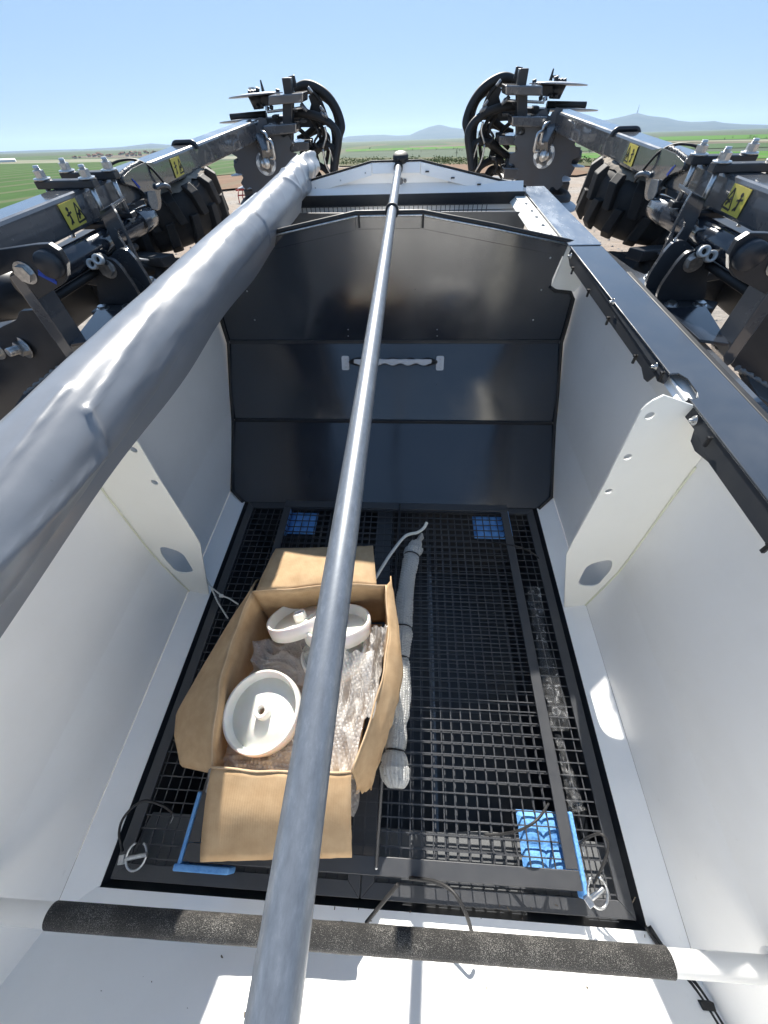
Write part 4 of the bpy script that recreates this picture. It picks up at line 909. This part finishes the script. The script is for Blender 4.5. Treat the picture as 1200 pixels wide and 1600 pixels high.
def wing(s):
    sd = SIDE[s]; m = lambda x, y, z: mir(s, V((x, y, z))); X_ = V((s, 0, 0))
    # ---- marker arm: a square tube running the length of the hopper
    ya, yb = .62, 3.22
    def bx(Y): return .895 - .100 * (Y - 1.0) / 2.2          # inner face
    bw, bh = .098, .085; zt = -.246
    arm = thing('folding_boom', 'long square dark boom with yellow stickers folded along the %s side' % sd, 'machine arm', m(bx(1.6), 1.6, zt - bh), 'folded marker arms')
    b = MB(); q = lambda Y, dx, z: m(bx(Y) + dx, Y, z)
    ring = lambda Y: [q(Y, 0, zt - bh), q(Y, bw, zt - bh), q(Y, bw, zt), q(Y, 0, zt)]
    b.add(ring(ya) + ring(yb), [[0, 1, 2, 3], [4, 7, 6, 5]] + [[i, (i + 1) % 4, 4 + (i + 1) % 4, 4 + i] for i in range(4)])
    part(arm, 'beam', b, 'railb', .010)
    # double clamp over the arm with four studs
    for cy_, nm in ((PX(1090, 272, bx(1.6)).y, 0), (PX(1124, 285, bx(1.5)).y, 1)):
        cl = part(arm, 'clamp_bar', MB().box(q(cy_, bw / 2, zt + .010), (bw + .085, .034, .020)), 'dark', .003)
        part(arm, 'clamp_bar', MB().box(q(cy_, bw / 2, zt - bh - .010), (bw + .085, .034, .016)), 'dark', .003)
        for dx in (-.022, bw + .022):
            p = q(cy_, dx, zt + .020); part(cl, 'stud', MB().cyl(q(cy_, dx, zt - bh - .03), q(cy_, dx, zt + .022), .0075, 12), 'zinc')
            inst(arm, 'nut', NUTB, p, (0, 0, 1), .3 + nm); inst(arm, 'nut', NUT, q(cy_, dx, zt - bh - .018), (0, 0, -1), .2)
    # far U clamp
    yc = PX(955, 215, bx(2.4)).y
    U = [q(yc, -.006, zt - bh - .03), q(yc, -.006, zt - .006), q(yc, .008, zt + .008), q(yc, bw - .008, zt + .008), q(yc, bw + .006, zt - .006), q(yc, bw + .006, zt - bh - .03)]
    part(arm, 'strap_clamp', MB().tube(round_poly(U, .012, 3)[4:-4], .0085, 10), 'dark')
    part(arm, 'clamp_plate', MB().box(q(yc, bw / 2, zt - bh - .012), (bw + .05, .045, .014)), 'dark', .002)
    for dx in (-.006, bw * .45): part(arm, 'clamp_nut', MB().lathe([(0, 0), (.011, 0), (.012, -.012), (.010, -.034), (.006, -.040), (0, -.041)], q(yc, dx, zt - bh - .018), (0, 0, 1), 12), 'galv')
    # stickers on the inner face
    for (cx0, cy0), ww, hh in (((1165, 285), .098, .060), ((994, 219), .10, .058)):
        c = PX(cx0, cy0, bx(1.3 if cx0 > 1100 else 2.0)); Y = c.y; ey = V((0, 0, 1)); ex = V((0, -1, 0)) if s > 0 else V((0, 1, 0))
        o_ = q(Y, -.0004, zt - bh / 2 - hh / 2) + V((0, ww / 2 if s > 0 else -ww / 2, 0))
        picto(s, o_, ex, ey, -X_, ww, hh, arm)
    # rounded stop plate hanging from the arm, weld bead along its top
    ys = PX(1050, 262, bx(1.75)).y; Xp = lambda: bx(ys) - .004
    prof = [(1015, 236), (1042, 231), (1062, 240), (1077, 254), (1073, 265), (1060, 270), (1046, 277), (1036, 290), (1030, 306), (1020, 314), (1014, 311), (1013, 300), (1016, 285), (1012, 262), (1006, 246)]
    pts = [mir(s, PX(x, y, bx(ys) - .005)) for x, y in prof]
    stp = part(arm, 'stop_plate', MB().plate([round_poly(pts, .012, 3)], X_ * -.014), 'railb', .0015)
    wp = spline([mir(s, PX(x, y, bx(ys) - .007)) for x, y in ((1046, 230), (1060, 237), (1070, 246), (1077, 254))], 10)
    part(stp, 'weld_bead', MB().tube([p + V((0, noise.noise(p * 70) * .004, noise.noise(p * 90) * .004)) for p in wp], [.0048 + .0022 * math.sin(i * 2.1) for i in range(len(wp))], 7), 'rust')
    mk = [mir(s, PX(x, y, bx(ys) - .0205)) for x, y in ((1042, 275), (1055, 258))]
    part(stp, 'marker_stroke', MB().bar(mk[0], mk[1], .004, .0006, X_).bar(mk[0] + V((0, .006, .002)), mk[1] + V((0, .010, -.006)), .003, .0006, X_), 'bluechalk')
    pinp = mir(s, PX(1018, 274, bx(ys) - .02)); part(arm, 'locking_pin', MB().tube(spline([pinp, pinp + V((-.012 * s, .03, .001)), pinp + V((-.02 * s, .055, -.006)), pinp + V((-.022 * s, .066, -.014))], 5), .0075, 10), 'galv')
    hk = [mir(s, PX(x, y, bx(ys) - .022)) for x, y in ((1019, 280), (1031, 281), (1028, 300), (1022, 311), (1014, 312), (1013, 302))]
    part(arm, 'pin_latch', MB().plate([round_poly(hk, .006, 3)], X_ * -.004), 'galv', .001)
    cbp = [mir(s, PX(x, y, X)) for x, y, X in ((992, 284, bx(ys) - .03), (1008, 262, bx(ys) - .035), (1030, 238, bx(ys) - .02), (1055, 226, bx(ys) + .005), (1078, 226, bx(ys) + .03), (1093, 231, bx(ys) + .05))]
    part(arm, 'safety_cable', MB().tube(spline(cbp, 8), .0042, 8), 'black')
    # far end: hooked neck with U bolts and the notched marker disc
    e = q(yb, 0, zt); n0 = q(yb + .0, bw * .35, zt - .03); n1 = mir(s, PY(846, 230, yb - .14))
    part(arm, 'arm_neck', MB().bar(n0, n1, .070, .060), 'railb', .006)
    dc = mir(s, PY(850, 243, yb - .08))
    for k_, (x, y) in enumerate(((851, 205), (841, 218))):
        p = mir(s, PY(x, y, yb - .16 - .02 * k_)); a_ = V((s * .035, .02, .006)); u_ = V((0, 0, .05))
        part(arm, 'u_bolt', MB().tube(round_poly([p + a_ - u_, p - a_ * .4 - u_, p - a_ * .4 + u_ * .6, p + a_ + u_ * .6], .018, 3)[3:-3], .008, 8), 'zinc')
    return arm, dc, yb
def gear(c, nrm, r, n, depth, th, ri=0, spin=0):
    a, b_, u = frame(nrm); L = []
    for i in range(n):
        for t, rr in ((0, r), (.42, r), (.52, r - depth * .8), (.66, r - depth), (.82, r - depth * .85), (.95, r - depth * .1)):
            g = (i + t) * 2 * math.pi / n + spin; L.append(V(c) + (a * math.cos(g) + b_ * math.sin(g)) * rr)
    loops = [L]
    if ri: loops.append([V(c) + (a * math.cos(g * .3927) + b_ * math.sin(g * .3927)) * ri for g in range(16)])
    return MB().plate(loops, V(u) * th)
def opener(s, dc, yb):
    sd = SIDE[s]; mp = lambda x, y, Y: mir(s, PY(x, y, Y)); X_ = V((s, 0, 0))
    # marker disc
    md = thing('marker_disc', 'dark notched steel disc with bolted hub at the far end of the %s arm' % sd, 'disc', dc, 'notched marker discs')
    nrm = V((-.25 * s, -1, .10)).normalized(); part(md, 'blade', gear(dc, nrm, .198, 14, .034, .006, .045), 'ndisc', .001)
    part(md, 'hub_plate', MB().lathe([(.012, -.010), (.056, -.010), (.060, -.004), (.056, -.002), (.012, -.002)], dc - nrm * -.010, nrm, 32, closed=True), 'disc')
    part(md, 'hub', MB().lathe([(.0, .075), (.022, .075), (.030, .06), (.034, .03), (.045, .012), (.05, .006)], dc, nrm, 24), 'zinc')
    a, b_, u = frame(nrm)
    for k in range(5): inst(md, 'bolt', BOLT, dc + (a * math.cos(k * 1.257) + b_ * math.sin(k * 1.257)) * .040 + nrm * .008, nrm, sc=1.2)
    # row unit stack behind
    st = thing('row_unit_stack', 'tall stack of folded row units with silver discs and black hoses, %s side' % sd, 'row units', mp(822, 260, 3.62), 'folded row units')
    Y0 = 3.42
    part(st, 'post', MB().bar(mp(815, 135, Y0 - .20), mp(813, 300, Y0 - .20), .058, .058, (0, 1, 0)), 'dark', .006)
    part(st, 'post', MB().bar(mp(829, 170, Y0 - .06), mp(824, 300, Y0 - .06), .055, .055, (0, 1, 0)), 'dark', .006)
    part(st, 'post_cap', MB().box(mp(815, 126, Y0 - .2), (.05, .05, .09)), 'dark', .004)
    def bracket(x0, y0, x1, y1, Y, r=.02):
        p = [PY(x0, y0, Y), PY(x1, y0 + 1, Y), PY(x1, y1, Y), PY(x0, y1 - 1, Y)]
        return part(st, 'bracket', MB().prism([mir(s, k) for k in p], (0, .16, 0)), 'railb', .006)
    bracket(790, 133, 848, 150, Y0 - .28); bracket(800, 181, 856, 199, Y0 - .30); bracket(780, 212, 811, 228, Y0 - .22); bracket(787, 262, 824, 281, Y0 - .26)
    def disc(x, y, Y, r, nrm, th=.006, mat='disc', bolts=2):
        c = mp(x, y, Y); nrm = V((nrm[0] * s, nrm[1], nrm[2])).normalized()
        d = part(st, 'opener_disc', MB().lathe([(0, .010), (r * .35, .009), (r * .8, .003), (r, 0), (r, -.004), (0, -.004)], c, nrm, 40), mat)
        a, b_, u = frame(nrm)
        for k in range(bolts): inst(st, 'bolt', BOLT, c + a * (.03 * k - .01) + b_ * .02 + nrm * .02, nrm, sc=1.4)
        part(d, 'hub', MB().cyl(c - nrm * .004, c - nrm * .06, .05, 16, .03), 'dark')
    disc(872, 131, Y0 - .02, .165, (.05, .06, 1)); disc(884, 172, Y0 + .1, .19, (.03, .10, 1)); disc(893, 205, Y0 + .25, .16, (.05, .05, 1), bolts=1)
    disc(885, 256, Y0 + .1, .12, (.1, .05, 1), bolts=1); disc(868, 276, Y0 - .05, .10, (.1, -.05, 1), bolts=1); disc(868, 318, Y0 - .35, .13, (.1, -.12, 1), bolts=0)
    part(st, 'gauge_wheel', MB().lathe([(.06, -.03), (.095, -.035), (.115, -.02), (.118, 0), (.115, .02), (.095, .035), (.06, .03)], mp(862, 308, Y0 - .25), V((.1 * s, -.1, 1)).normalized(), 32, closed=True), 'black')
    part(st, 'gauge_wheel', MB().lathe([(.03, -.03), (.06, -.03), (.07, 0), (.06, .03), (.03, .03)], mp(892, 243, Y0 + .1), V((.1 * s, -.1, 1)).normalized(), 24, closed=True), 'black')
    # scraper arms, bolts and castings under the top discs
    rg = random.Random(31)
    c = mp(850, 142, Y0 - .02); part(st, 'casting', MB().prism([mp(846, 133, Y0 - .05), mp(878, 134, Y0 - .05), mp(879, 146, Y0 - .05), mp(866, 147, Y0 - .05), mp(858, 151, Y0 - .05), mp(846, 150, Y0 - .05)], (0, .10, 0)), 'dark', .004)
    for x, y in ((845, 153), (852, 154), (861, 149), (868, 150), (869, 122), (872, 126), (877, 126), (882, 126), (835, 127)): part(st, 'stud', MB().cyl(mp(x, y - 3, Y0 - .06), mp(x, y + 3.5, Y0 - .06), .012, 8), 'dark')
    part(st, 'casting', MB().prism([mp(822, 169, Y0 - .1), mp(860, 171, Y0 - .1), mp(858, 179, Y0 - .1), mp(840, 183, Y0 - .1), mp(822, 181, Y0 - .1)], (0, .14, 0)), 'dark', .004)
    part(st, 'scraper_arm', MB().tube([mp(854, 164, Y0 + .02), mp(915, 165, Y0 + .02)], .018, 10), 'black')
    part(st, 'spike', MB().tube([mp(860, 126, Y0), mp(865, 107, Y0)], [.010, .004], 6), 'dark')
    part(st, 'lever', MB().bar(mp(807, 124, Y0 - .1), mp(812, 104, Y0 - .1), .038, .02, (0, 1, 0)), 'dark', .004)
    part(st, 'linkage', MB().bar(mp(761, 180, Y0), mp(777, 135, Y0), .06, .03, (0, 1, 0)).bar(mp(752, 208, Y0), mp(788, 245, Y0), .05, .03, (0, 1, 0)), 'dark', .004)
    part(st, 'web_plate', MB().prism([mp(776, 135, Y0 + .05), mp(783, 163, Y0 + .05), mp(772, 182, Y0 + .05), mp(764, 180, Y0 + .05)], (0, .02, 0)), 'dark', .002)
    part(st, 'web_plate', MB().prism([mp(786, 160, Y0 + .05), mp(812, 163, Y0 + .05), mp(808, 188, Y0 + .05), mp(772, 190, Y0 + .05), mp(770, 180, Y0 + .05)], (0, .03, 0)), 'dark', .002)
    part(st, 'link_rod', MB().tube([mp(787, 156, Y0 - .2), mp(805, 158, Y0 - .2), mp(850, 160, Y0 - .2), mp(853, 150, Y0 - .2)], .007, 6), 'zinc')
    # hoses
    H = [([(806, 127), (790, 121), (772, 126), (752, 141), (736, 165), (728, 190), (731, 205), (735, 230), (738, 266)], Y0 + .0, .034),
         ([(806, 131), (788, 127), (770, 133), (750, 150), (737, 175), (732, 200), (740, 225), (742, 266)], Y0 + .12, .030),
         ([(816, 168), (800, 166), (775, 170), (755, 179), (738, 194), (731, 212), (734, 240), (737, 268)], Y0 - .12, .030),
         ([(800, 207), (785, 200), (768, 186), (756, 180), (744, 188), (738, 206), (742, 232)], Y0 + .05, .026),
         ([(806, 252), (785, 238), (768, 226), (752, 221), (740, 226), (735, 243), (740, 266)], Y0 - .10, .026),
         ([(788, 258), (778, 249), (766, 250), (754, 258), (743, 270)], Y0 - .05, .026),
         ([(792, 205), (776, 198), (764, 196), (752, 206), (751, 222)], Y0 + .15, .022),
         ([(785, 272), (776, 264), (766, 266), (760, 276)], Y0, .030)]
    for pts, Y, r in H:
        part(st, 'hose', MB().tube(spline([mp(x, y, Y - .02 * i) for i, (x, y) in enumerate(pts)], 7), r * .66, 12), 'black')
        ox, oy = rg.uniform(2.5, 5), rg.uniform(1, 4); part(st, 'hose', MB().tube(spline([mp(x + ox * (i % 3) * .6, y + oy, Y + .08 - .02 * i) for i, (x, y) in enumerate(pts)], 7), r * .5, 10), 'black')
    for pts in ([(796, 150), (780, 172), (765, 200), (758, 230)], [(800, 190), (784, 205), (770, 232), (776, 262)], [(790, 168), (772, 178), (758, 196), (750, 230), (756, 262)], [(795, 232), (782, 222), (770, 232), (764, 255)], [(783, 128), (768, 142), (757, 165), (750, 190)]):
        part(st, 'thin_hose', MB().tube(spline([mp(x, y, Y0 - .05) for x, y in pts], 6), .011, 8), 'black')
    for x, y, w_, h_ in ((800, 158, 10, 7), (785, 176, 12, 6), (796, 240, 12, 7), (776, 210, 8, 8), (768, 245, 7, 6), (838, 205, 12, 9), (834, 166, 9, 6)):
        part(st, 'valve_block', MB().prism([mp(x, y, Y0 - .16), mp(x + w_, y, Y0 - .16), mp(x + w_, y + h_, Y0 - .16), mp(x, y + h_, Y0 - .16)], (0, .06, 0)), 'dark', .003)
    for pts in ([(747, 223), (740, 245), (735, 262)], [(757, 226), (752, 250), (742, 268)], [(769, 190), (765, 202), (771, 214), (764, 225)], [(755, 190), (752, 205), (757, 224)], [(775, 250), (777, 262), (770, 272)]):
        part(st, 'thin_wire', MB().tube(spline([mp(x, y, Y0 - .18) for x, y in pts], 5), .007, 6), 'zinc' if pts[0][0] < 760 else 'black')
    for x, y in ((778, 128), (758, 160), (756, 168), (752, 170), (790, 154), (786, 157), (806, 210), (812, 205), (822, 274), (818, 278), (812, 281)): part(st, 'fitting', MB().cyl(mp(x, y, Y0 - .22), mp(x + 2, y + 3, Y0 - .22), .016, 8), 'galv')
    part(st, 'bracket_ring', MB().lathe([(.05, -.05), (.056, -.05), (.056, .05), (.05, .05)], mp(801, 262, Y0 - .12), (0, 0, 1), 24, closed=True), 'railb')
    part(st, 'base_beam', MB().box(m_ := mp(800, 300, Y0 + .1), (.7, .25, .14)), 'dark', .01)
def undercarriage(s):
    sd = SIDE[s]; m = lambda x, y, z: mir(s, V((x, y, z))); mx = lambda x, y, X: mir(s, PX(x, y, X)); mp = lambda x, y, Y: mir(s, PY(x, y, Y)); mz = lambda x, y, z: mir(s, PZ(x, y, z)); X_ = V((s, 0, 0))
    # chassis: deck and side frame the brackets stand on
    ch = thing('side_frame', 'dark flat side frame plate beside the %s rail of the hopper' % sd, 'frame', m(.75, 1.2, -.62), 'side frames of the machine')
    part(ch, 'deck_plate', MB().prism([m(.60, .2, -.53), m(.60, 2.0, -.53), m(.74, 2.0, -.53), m(.80, 1.60, -.53), m(.90, 1.40, -.53), m(.90, 1.24, -.53), m(.80, 1.12, -.53), m(.80, .2, -.53)], (0, 0, -.012)), 'railb', .002)
    part(ch, 'edge_beam', MB().box(m(.622, 1.1, -.485), (.05, 1.85, .06)), 'railb', .006)
    part(ch, 'gusset', MB().prism([mz(1140, 537, -.515), mz(1103, 478, -.515), mz(1040, 482, -.515), mz(1093, 530, -.515)], (0, 0, -.008)), 'gloss', .001)
    inst(ch, 'bolt', BIGB, mz(1019, 433, -.53), (0, 0, 1), .4, 1.0)
    part(ch, 'cross_member', MB().box(m(1.12, 1.9, -.66), (1.0, .2, .14)), 'dark', .01)
    part(ch, 'cross_member', MB().box(m(1.35, 1.1, -.66), (.12, 1.9, .14)), 'dark', .01)
    # hydraulic cylinder under the arm
    cyl = thing('hydraulic_cylinder', 'shiny dark hydraulic cylinder lying under the %s marker arm' % sd, 'hydraulic cylinder', m(.865, 1.3, -.39), 'hydraulic cylinders')
    c0, c1 = V((.865, 1.76, -.382)), V((.885, 1.06, -.376))
    dv = (c1 - c0).normalized(); mm = lambda p: mir(s, p)
    part(cyl, 'barrel', MB().cyl(mm(c0 + dv * .10), mm(c1), .036, 28), 'gloss')
    part(cyl, 'end_head', MB().lathe([(.020, 0), (.033, .004), (.036, .012), (.036, .12), (.033, .125)], mm(c0), mm(c1) - mm(c0), 28), 'railb')
    part(cyl, 'feed_pipe', MB().tube([mm(c0 + dv * .2 + V((-.02, 0, -.045))), mm(c1 + V((-.02, 0, -.045)))], .011, 10).tube([mm(c0 + dv * .25 + V((.012, 0, -.056))), mm(c1 + V((.012, 0, -.056)))], .010, 10), 'black')
    for x, y in ((1099.5, 393), (1110, 400.5)):
        p = mp(x, y, 1.28); d = (V((0, 0, 0)) - p).normalized(); u = part(cyl, 'hose_union', MB().lathe([(.008, .012), (.0135, .012), (.0145, .010), (.0145, -.03), (.008, -.03)], p, V((-.25 * s, -1, .35)).normalized(), 20, closed=True), 'zincw')
        nrm = V((-.25 * s, -1, .35)).normalized(); part(u, 'hose', MB().tube(spline([p - nrm * .008, p - nrm * .06 + V((s * .01, 0, 0)), p - nrm * .12 + V((s * .05, 0, -.05)), p - nrm * .14 + V((s * .09, .05, -.14))], 5), .0165, 10), 'black')
    # slotted strut
    Yb = 1.42
    bk = thing('slotted_bracket', 'upright slotted flat bar bracing the %s arm, bolted to the frame' % sd, 'bracket', mp(1020, 450, Yb), 'slotted brackets')
    o = [(1082, 300), (1104, 311), (1086, 352), (1062, 398), (1038, 445), (1028, 453), (1016, 452), (1011, 444), (1027, 412), (1058, 345), (1073, 315)]
    sl1 = [mp(x, y, Yb) for x, y in ((1068, 342), (1071, 348), (1069, 356), (1058, 372), (1053, 377), (1051, 371), (1056, 355), (1064, 344))]
    sl2 = [mp(x, y, Yb) for x, y in ((1027, 427), (1031, 428), (1024, 440), (1020, 440))]
    part(bk, 'slotted_bar', MB().plate([[mp(x, y, Yb) for x, y in o], sl1, sl2], (0, .012, 0)), 'railb', .0015)
    tp_ = [mp(1082, 300, Yb), mp(1104, 311, Yb)]; part(bk, 'bent_tab', MB().prism([tp_[0], tp_[1], tp_[1] + V((0, .09, .004)), tp_[0] + V((0, .09, .004))], (0, 0, -.010)), 'railb', .002)
    # lug plate with foot
    Yl = 1.30
    lg = thing('lug_bracket', 'dark rounded lug bracket with one big bolt, standing on the %s frame' % sd, 'bracket', mp(1065, 478, Yl), 'lug brackets')
    lo_ = [(1088, 391), (1100, 396), (1107, 408), (1106, 430), (1102, 470), (1024, 470), (1032, 448), (1060, 408), (1074, 394)]
    part(lg, 'lug_plate', MB().plate([round_poly([mp(x, y, Yl) for x, y in lo_], .02, 4)], (0, .014, 0)), 'dark', .0015)
    part(lg, 'lug_plate', MB().plate([round_poly([mp(x, y, Yl) + V((0, .09, 0)) for x, y in lo_], .02, 4)], (0, .014, 0)), 'railb', .0015)
    f0, f1 = mp(1024, 470, Yl), mp(1103, 471, Yl); part(lg, 'foot_plate', MB().prism([f0 + V((0, -.05, 0)), f1 + V((0, -.05, 0)), f1 + V((0, .12, 0)), f0 + V((0, .12, 0))], (0, 0, -.016)), 'dark', .003)
    inst(lg, 'bolt', BIGB, mp(1084, 409, Yl), (0, -1, 0), .2, 1.05)
    for x in (1042, 1086): inst(lg, 'bolt', MEDB, mp(x, 471, Yl) + V((0, -.028, 0)), (0, 0, 1), .5, .95)
    # hinge assembly (authored from the left side, where it shows whole)
    f = -s; Yh = 1.02; hp = lambda x, y, Y=Yh: (lambda p: mir(f, p))(PY(x, y, Y))
    hg = thing('hinge_assembly', 'big dark hinge plates with bolts and blue paint marks at the %s edge' % sd if s < 0 else 'big dark hinge plates with bolts beside the right rail, cut off by the edge', 'hinge', hp(60, 620), 'wing hinge assemblies')
    pl = [(-150, 412), (-60, 398), (0, 390), (55, 382), (75, 381), (92, 392), (104, 412), (105, 432), (98, 444), (60, 468), (38, 440), (18, 424), (0, 431), (-150, 470)]
    hpl = part(hg, 'hinge_plate', MB().plate([[hp(x, y) for x, y in pl]], (0, .016, 0)), 'dark', .0015)
    inst(hg, 'bolt', BIGB, hp(40, 426), (0, -1, 0), .4, 1.0)
    part(hg, 'pivot_pin', MB().lathe([(.030, 0), (.030, .016), (.026, .020), (0, .020)], hp(80, 411), (0, -1, 0), 24), 'dark')
    if s < 0:
        st_ = MB(); q = lambda x, y: hp(x, y) + V((0, -.0008, 0))
        st_.bar(q(60, 421), q(74, 432), .007, .0008, (0, 1, 0)).bar(q(60, 427), q(89, 442), .009, .0008, (0, 1, 0)).bar(q(74, 430), q(86, 438), .007, .0008, (0, 1, 0)); part(hpl, 'paint_mark', st_, 'bluechalk')
    part(hg, 'stay_bar', MB().prism([hp(14, 432), hp(28, 424), hp(119, 556), hp(118, 572), hp(108, 566)], (0, .07, 0)), 'railb', .002)
    part(hg, 'cheek_plate', MB().plate([round_poly([hp(x, y, 1.04) for x, y in ((-60, 560), (0, 512), (26, 500), (30, 486), (60, 484), (112, 568), (95, 585), (45, 640), (20, 680), (-60, 700))], .01, 3)], (0, .014, 0)), 'dark', .0015)
    inst(hg, 'nut', BIGN, hp(38, 543, 1.04), (.35 * -s * -1, -1, .15), .3, 1.05)
    inst(hg, 'nut', BIGN, hp(-6, 548, 1.04), (0, -1, .1), .1, .9)
    part(hg, 'rib_plate', MB().prism([hp(38, 612, .99), hp(92, 572, .99), hp(100, 580, .99), hp(45, 622, .99)], (0, -.10, -.02)), 'dark', .003)
    inst(hg, 'bolt', BIGB, hp(120, 545, 1.06), (0, 0, 1), .2, .95)
    wb_ = spline([hp(40, 616, .97), hp(70, 592, .97), hp(98, 572, .97)], 10)
    part(hg, 'weld_bead', MB().tube([p + V((0, 0, noise.noise(p * 60) * .004)) for p in wb_], [.006 + .0025 * math.sin(i * 2.3) for i in range(len(wb_))], 7), 'rust')
    part(hg, 'back_tube', MB().cyl(hp(-70, 470, 1.2), hp(60, 452, 1.36), .075, 24), 'dark')
def tyre(s):
    sd = SIDE[s]; c = V((1.045, 2.22, -.455)); c = mir(s, c); n = V((.10 * s, -.10, 1)).normalized()
    t = thing('tyre', 'lugged black tyre with dried mud, folded flat beside the %s arm' % sd, 'wheel', c, 'folded support wheels')
    r, h = .262, .105
    part(t, 'carcass', MB().lathe([(.13, h * .80), (.17, h * .98), (.21, h), (r * .93, h * .86), (r, h * .55), (r + .002, 0), (r, -h * .55), (r * .93, -h * .86), (.21, -h), (.17, -h * .98), (.13, -h * .8)], c, n, 64), 'tyre')
    part(t, 'mud_crust', MB().grid(lambda u, v: (lambda a, b_, g, rr: c + (a * math.cos(g) + b_ * math.sin(g)) * rr + n * (h * (1.0 - .35 * max(0, (rr - .21) / .05) ** 2) + .003 + .012 * abs(noise.noise(V((math.cos(g) * 9, math.sin(g) * 9, rr * 40))))))(*frame(n)[:2], u * 2 * math.pi, .175 + .07 * v + .012 * noise.noise(V((math.cos(u * 6.283) * 6, math.sin(u * 6.283) * 6, 4)))), 140, 10), 'mud')
    a, b_, u = frame(n)
    lug = MB(); L = 15
    for k in range(L):
        for up in (1, -1):
            g0 = (k + (.5 if up < 0 else 0)) * 2 * math.pi / L; pts = []
            for tt in range(5):
                q = tt / 4; g = g0 + q * .07; z = up * (h * .98 - q * h * 1.06); wd = .098 * (1 - .15 * q); ro = r + .026 - (.03 if tt == 0 else 0)
                pts.append([(c + (a * math.cos(g + e) + b_ * math.sin(g + e)) * rr + n * z) for rr, e in ((r - .012, -wd), (ro, -wd * .72), (ro, wd * .72), (r - .012, wd))])
            fl = [p for ring in pts for p in ring]; fs = [[0, 1, 2, 3], [16, 19, 18, 17]]
            for i in range(4):
                for j in range(3): fs.append([i * 4 + j, i * 4 + j + 1, i * 4 + j + 5, i * 4 + j + 4])
            lugm = MB().add(fl, fs); part(t, 'lug', lugm, 'tyre', .003)
    part(t, 'rim', MB().lathe([(.135, h * .82), (.14, h * .9), (.128, h * .9), (.12, h * .3), (.05, h * .2), (.05, -h * .2), (.12, -h * .3), (.135, -h * .8)], c, n, 40), 'dark')
    part(t, 'hub', MB().cyl(c - n * h, c + n * h * .5, .045, 20), 'dark')
    # further folded parts in the shade below and behind the tyre
    dk = thing('folded_row_unit', 'dark folded row unit parts in deep shade under the %s tyre' % sd, 'row unit', c + V((0, -.1, -.25)), 'folded row units in the shade')
    for (x, y, z, r_) in ((.98, 1.75, -.60, .10), (1.10, 1.95, -.66, .13), (.86, 1.86, -.62, .09)):
        p = mir(s, V((x, y, z))); part(dk, 'closing_wheel', MB().lathe([(r_ * .5, -.02), (r_ * .92, -.026), (r_, -.01), (r_ * .99, 0), (r_, .01), (r_ * .92, .026), (r_ * .5, .02)], p, V((.2 * s, -.3, 1)).normalized(), 36, closed=True), 'tyre')
    for (x0, y0, z0, x1, y1, z1, ww) in ((.84, 1.72, -.52, 1.25, 2.05, -.60, .06), (.95, 1.62, -.58, 1.3, 1.62, -.52, .05), (.80, 1.95, -.70, 1.2, 1.65, -.70, .08), (1.2, 1.3, -.5, 1.2, 2.6, -.5, .14)):
        part(dk, 'link_arm', MB().bar(mir(s, V((x0, y0, z0))), mir(s, V((x1, y1, z1))), ww, ww * .6), 'dark', .004)
    for k, (x, y, z) in enumerate(((.93, 1.68, -.50), (1.0, 1.74, -.54), (1.06, 1.60, -.47))):
        p = mir(s, V((x, y, z))); part(dk, 'cover_plate', MB().prism([p, p + V((s * .10, .02, .01)), p + V((s * .12, .10, -.03)), p + V((s * .02, .09, -.03))], (0, 0, -.006)), 'railb' if k else 'disc', .001)
    part(dk, 'spring', MB().tube([mir(s, V((.90 + .0024 * i, 1.66 + .034 * math.cos(i * .7), -.62 + .034 * math.sin(i * .7)))) for i in range(70)], .0065, 6), 'black')
for s in (1, -1):
    a_, dc_, yb_ = wing(s); opener(s, dc_, yb_); undercarriage(s); tyre(s)
# distant red implement standing on the yard at the left
pr = GP(392, 316); im = bpy.data.objects.new('red_implement', None); COL.objects.link(im); im.location = pr; tag(im, 'small red implement with tines standing on the yard behind the left disc stack', 'farm implement')
def ip(name, mb, mat): o = bpy.data.objects.new(name, mb.mesh(name, mat, scale=1)); COL.objects.link(o); o.parent = im
k = pr.length / 48
ip('main_beam', MB().bar((-1.2 * k, 0, .9 * k), (1.0 * k, .2, .95 * k), .14 * k, .14 * k).bar((-.9 * k, -.5 * k, .55 * k), (.9 * k, -.5 * k, .6 * k), .1 * k, .1 * k).bar((-.2 * k, 0, .9 * k), (-.2 * k, -.2 * k, 1.5 * k), .12 * k, .1 * k), 'red')
for i in range(5): ip('tine', MB().tube([((-.9 + .42 * i) * k, -.1, .9 * k), ((-.95 + .42 * i) * k, -.4 * k, .5 * k), ((-.9 + .42 * i) * k, -.55 * k, .02)], .05 * k, 6), 'red')
ip('hood', MB().grid(lambda u, v: V(((-.9 + 1.5 * u) * k, (-.35 + .6 * v) * k, (1.05 + .2 * math.sin(math.pi * u) * math.sin(math.pi * v)) * k)), 14, 8), simple('white_hood', (.6, .61, .62), .4))
